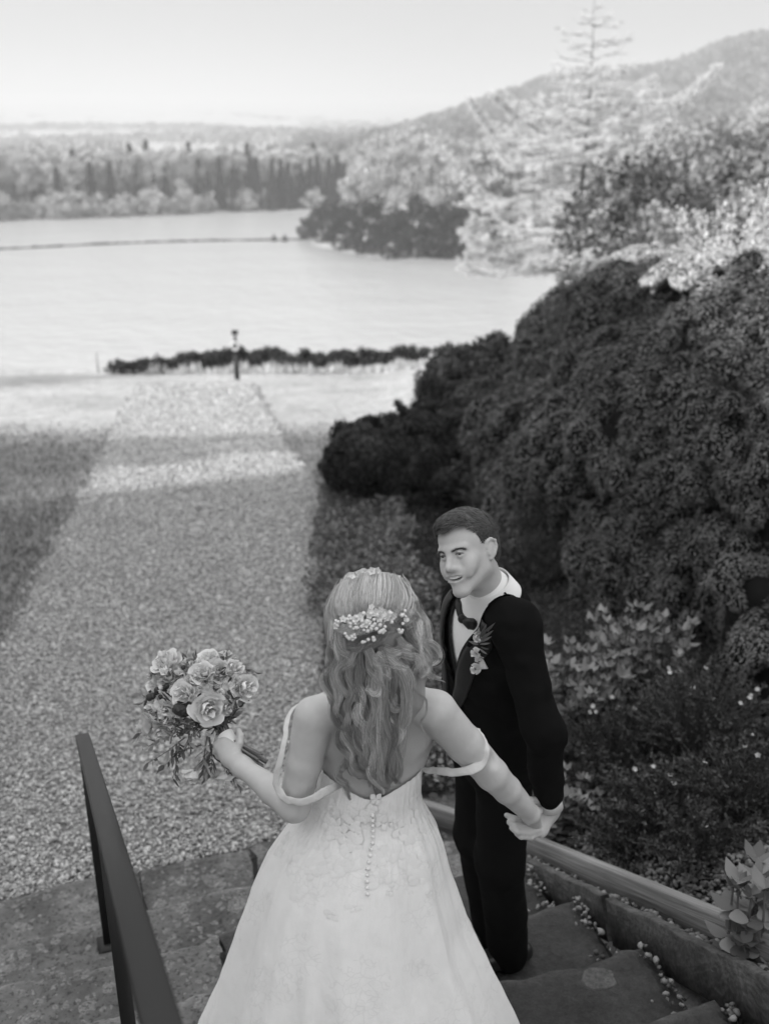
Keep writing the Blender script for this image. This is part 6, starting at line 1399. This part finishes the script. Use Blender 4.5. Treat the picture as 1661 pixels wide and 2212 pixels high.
# ------------------------------------------------------------------ planting in the near bed
def bed_pt(px, py):
    r_ = ray(px, py); t = 3.2
    for _ in range(3000):
        P = np.array([0, 0, CAM_Z]) + r_ * t
        if P[2] <= gfun(P[None, :2])[0]: break
        t += .01
    return P
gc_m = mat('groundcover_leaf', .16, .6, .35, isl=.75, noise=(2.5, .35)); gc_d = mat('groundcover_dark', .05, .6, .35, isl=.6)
def carpet(px_poly, n, h, L, W, m, name, label, lumps=1.0):
    """low leafy ground cover over a patch of the bed"""
    C_ = np.array([bed_pt(*p)[:2] for p in px_poly]); lo, hi = C_.min(0), C_.max(0); P = rng.uniform(lo, hi, (int(n * 2.2), 2)); P = P[poly_sd(P, C_) < .02 + .10 * vnoise(np.column_stack([P * 3, P[:, 0] * 0]))][:n]
    hg = h * (.45 + .55 * np.clip(fbm(np.column_stack([P * 2.2, P[:, 0] * 0 + 2])) * lumps + .5, 0, 1.3)); f = rng.random(len(P)) ** .6
    X = np.column_stack([P, gfun(P) + .04 + hg * f]); N = np.column_stack([rng.normal(0, .5, (len(P), 2)), np.ones(len(P))])
    V, F = leaves(X, unit(N), L * rng.uniform(.6, 1.3, len(P)), W * rng.uniform(.6, 1.3, len(P)), .9, fold=.1); o = make_mesh(name, V, F, m, None, False); tag(o, label, 'ground cover', kind='stuff'); return X
X = carpet([(690, 1110), (720, 1060), (800, 1075), (860, 1120), (900, 1250), (960, 1400), (980, 1600), (960, 1740), (900, 1745), (830, 1700), (730, 1620), (690, 1450), (680, 1250)], 30000, .30, .038, .027, gc_m, 'groundcover', 'low small leafed plants spilling over the edge of the gravel path')
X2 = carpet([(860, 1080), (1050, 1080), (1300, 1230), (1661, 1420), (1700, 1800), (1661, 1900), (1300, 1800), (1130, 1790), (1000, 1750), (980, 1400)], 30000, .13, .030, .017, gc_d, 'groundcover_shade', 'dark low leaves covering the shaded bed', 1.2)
# pale tiny blooms in the ground cover near the path
s = X[(X[:, 1] > 7.0)]; s = s[rng.integers(0, len(s), 90)] + [0, 0, .05]; V, F = leaves(np.repeat(s, 4, 0), ell_pts(360) + [0, 0, 1], .022, .018, .7); tag(make_mesh('path_blooms', V, F, mat('path_bloom', .30, .7, .3, isl=.3), None, False), 'tiny pale blooms among the plants by the path', 'flowers', kind='stuff')
# fine twigged shrub behind the groom, like young pine
def wisp(name, label, px, py, Z, h, w_, n, m, L=.05, W=.006, leaf_n=26, cat='shrub', spread=.9, droop=0., nleafdir=.5):
    c = bed_pt(px, py) if Z is None else at(px, py, Z); c[2] = gfun(c[None, :2])[0]; t = thing(name, c, label, cat); A = Acc(); LP, LN = [], []
    for i in range(n):
        a = rng.random() * 6.28; r1 = w_ * rng.random() ** .6; e = c + [math.cos(a) * r1, math.sin(a) * r1 * .8, h * rng.uniform(.55, 1.05) * (1 - .35 * (r1 / w_) ** 2)]
        b0 = c + [math.cos(a) * r1 * .2, math.sin(a) * r1 * .2, 0]; P = smooth_line([b0, b0 * .45 + e * .55 + [0, 0, h * .12], e - [0, 0, droop * r1]], 8); A.add(*tube(P, np.linspace(.006, .002, 8), 4))
        k = rng.uniform(.25, 1, leaf_n) * 7; i0 = np.clip(k.astype(int), 0, 6); f = (k - i0)[:, None]; LP.append(P[i0] * (1 - f) + P[i0 + 1] * f); T = unit(P[i0 + 1] - P[i0]); LN.append(unit(T * nleafdir + rng.normal(0, .5, T.shape) + [0, 0, .2]))
    LP, LN = np.vstack(LP), np.vstack(LN); V, F = leaves(LP, LN, L * rng.uniform(.6, 1.3, len(LP)), W * rng.uniform(.7, 1.3, len(LP)), .25, fold=.12)
    attach(t, A.build('stems', stem_m, None), make_mesh('foliage', V, F, m, None, False)); return t, LP
stem_m = mat('plant_stem', .09, .8, .2, noise=(20, .3)); fine_m = mat('fine_needle', .06, .7, .3, isl=.5); pot_m = mat('small_leaf', .055, .6, .35, isl=.7); hyd_m = mat('hydrangea_leaf', .15, .5, .4, isl=.55)
for px, py, h, w_ in ((1110, 1150, .75, .65), (1220, 1210, .7, .6), (1160, 1270, .45, .5)): wisp('feathery_shrub', {1110: 'feathery fine needled shrub below the huge juniper, farthest of three', 1220: 'feathery fine needled shrub tucked against the great mound', 1160: 'short feathery shrub nearest behind the groom'}[px], px, py, None, h, w_, 90, fine_m, .05, .009, 60)
# hydrangea: canes topped with whorls of broad leaves
def hydrangea(px, py, Z, h, w_, n, label, L=.075):
    c = at(px, py, Z); c[2] = gfun(c[None, :2])[0]; t = thing('hydrangea', c, label, 'shrub'); St_, Lf = Acc(), Acc()
    for i in range(n):
        a = rng.random() * 6.28; r1 = w_ * rng.random() ** .5; e = c + [math.cos(a) * r1, math.sin(a) * r1 * .7, h * rng.uniform(.62, 1.0)]; b0 = c + [math.cos(a) * r1 * .45, math.sin(a) * r1 * .3, 0]
        P = smooth_line([b0, (b0 + e) / 2 + rng.normal(0, .02, 3), e], 7); St_.add(*tube(P, np.linspace(.006, .0035, 7), 5))
        if rng.random() < .16: continue
        for lv in (6, 5, 4, 3):
            a0 = rng.random() * 6.28
            for k in range(5 if lv == 6 else 3):
                an = a0 + k * (1.26 if lv == 6 else 2.09); d = unit(np.array([math.cos(an), math.sin(an), .55 if lv == 6 else .1]) + rng.normal(0, .15, 3)); s_ = L * rng.uniform(.55, 1.1) * (.8 if lv == 6 else 1); leaf_shape(Lf, P[lv], d, unit(np.cross(d, [0, 0, 1])), s_, s_ * .62, -.18, 6)
    attach(t, St_.build('stems', stem_m, None), Lf.build('leaves', hyd_m, None)); return t
hydrangea(1235, 1480, 5.3, .72, .30, 70, 'broad leafed hydrangea right behind the groom, its bare canes showing', .080)
hydrangea(1370, 1450, 5.6, .76, .32, 78, 'broad leafed hydrangea standing highest in the middle of the bed', .080)
hydrangea(1225, 1620, 4.6, .36, .18, 34, 'lower hydrangea growing against the jacket of the groom', .078)
hydrangea(1700, 1790, 2.9, .62, .17, 30, 'large leafed hydrangea cut by the right edge of the view', .085)
PF = []
for px, py, h, w_, n, lab in ((1330, 1690, .50, .40, 170, 'dark small leafed shrub with a few white flowers, lowest in the bed beside the boards'), (1500, 1660, .58, .42, 190, 'dark small leafed shrub with white flowers in the middle of the right bed'), (1440, 1800, .34, .34, 130, 'dark small leafed shrub hanging over the upper edging board'), (1620, 1560, .62, .36, 130, 'tall dark small leafed shrub with upright tips near the right edge'), (1600, 1780, .42, .34, 120, 'dark small leafed shrub between the edging board and the large leafed hydrangea'), (1260, 1760, .30, .26, 90, 'small dark leafy shrub right of the joined hands'), (1370, 1850, .22, .30, 110, 'low dark shrub spreading behind the middle of the upper board'), (1520, 1875, .24, .30, 110, 'low dark shrub beside the pebbles, just left of the large leafed hydrangea')):
    t, LPx = wisp('potentilla', lab, px, py, None, h, w_, n, pot_m, .022, .011, 46); PF.append((t, LPx))
wf = mat('white_flower', .42, .6, .3)
for (t, LPx), m_ in zip(PF, (8, 9, 4, 5, 4, 2, 1, 1)):
    top_ = LPx[LPx[:, 2] > np.quantile(LPx[:, 2], .90)]
    for c in top_[rng.integers(0, len(top_), m_)]:
        A = Acc(); D = unit(np.array([0, -.5, 1]) + rng.normal(0, .4, 3)); X_ = unit(np.cross(D, [.1, .2, 1])); Y_ = np.cross(D, X_); c = c + [0, 0, .02]
        for k in range(5): a = k * 1.2566; dd = math.cos(a) * X_ + math.sin(a) * Y_; leaf_shape(A, c, unit(dd + D * .3), unit(np.cross(D, dd)), .014, .013, .0, 5)
        o = A.build('flower', wf); attach(t, o)
# dark needles over the board, dry sticks on the pebbles
wisp('creeping_juniper', 'dark creeping juniper sprig hanging over the edging board', 1165, 1838, None, .16, .22, 60, fine_m, .018, .006, 60, droop=.25)
A = Acc()
for i in range(60):
    s_, t_ = rng.uniform(1.2, 3.0), rng.uniform(1.95, 2.6); c = np.array([*(dS * s_ + tS * t_), 0]); c[2] = gfun(c[None, :2])[0] + .06; d = rng.normal(0, 1, 3) * [1, 1, .15]; d = unit(d) * rng.uniform(.04, .12); A.add(*tube([c, c + d / 2 + [0, 0, .005], c + d], .0018, 4))
tag(A.build('dry_sticks', mat('dry_stick', .18, .8, .2, isl=.4)), 'dry sticks strewn over the pebbles behind the board', 'sticks', kind='stuff')
# ------------------------------------------------------------------ haze
hz = Acc(); hz.box((0, 4000, 45), (9600, 10400, 190))
hm = bpy.data.materials.new('haze_air'); hm.use_nodes = True; hn = hm.node_tree; hn.nodes.clear()
pv = hn.nodes.new('ShaderNodeVolumePrincipled'); pv.inputs['Density'].default_value = .0008; pv.inputs['Color'].default_value = (.72, .72, .72, 1); pv.inputs['Anisotropy'].default_value = 0.0
ho = hn.nodes.new('ShaderNodeOutputMaterial'); hn.links.new(pv.outputs[0], ho.inputs['Volume'])
hzo = hz.build('haze', hm, None, False); tag(hzo, kind='stuff')
hzo['label'] = 'pale haze lying over the lake valley'; hzo['category'] = 'haze'
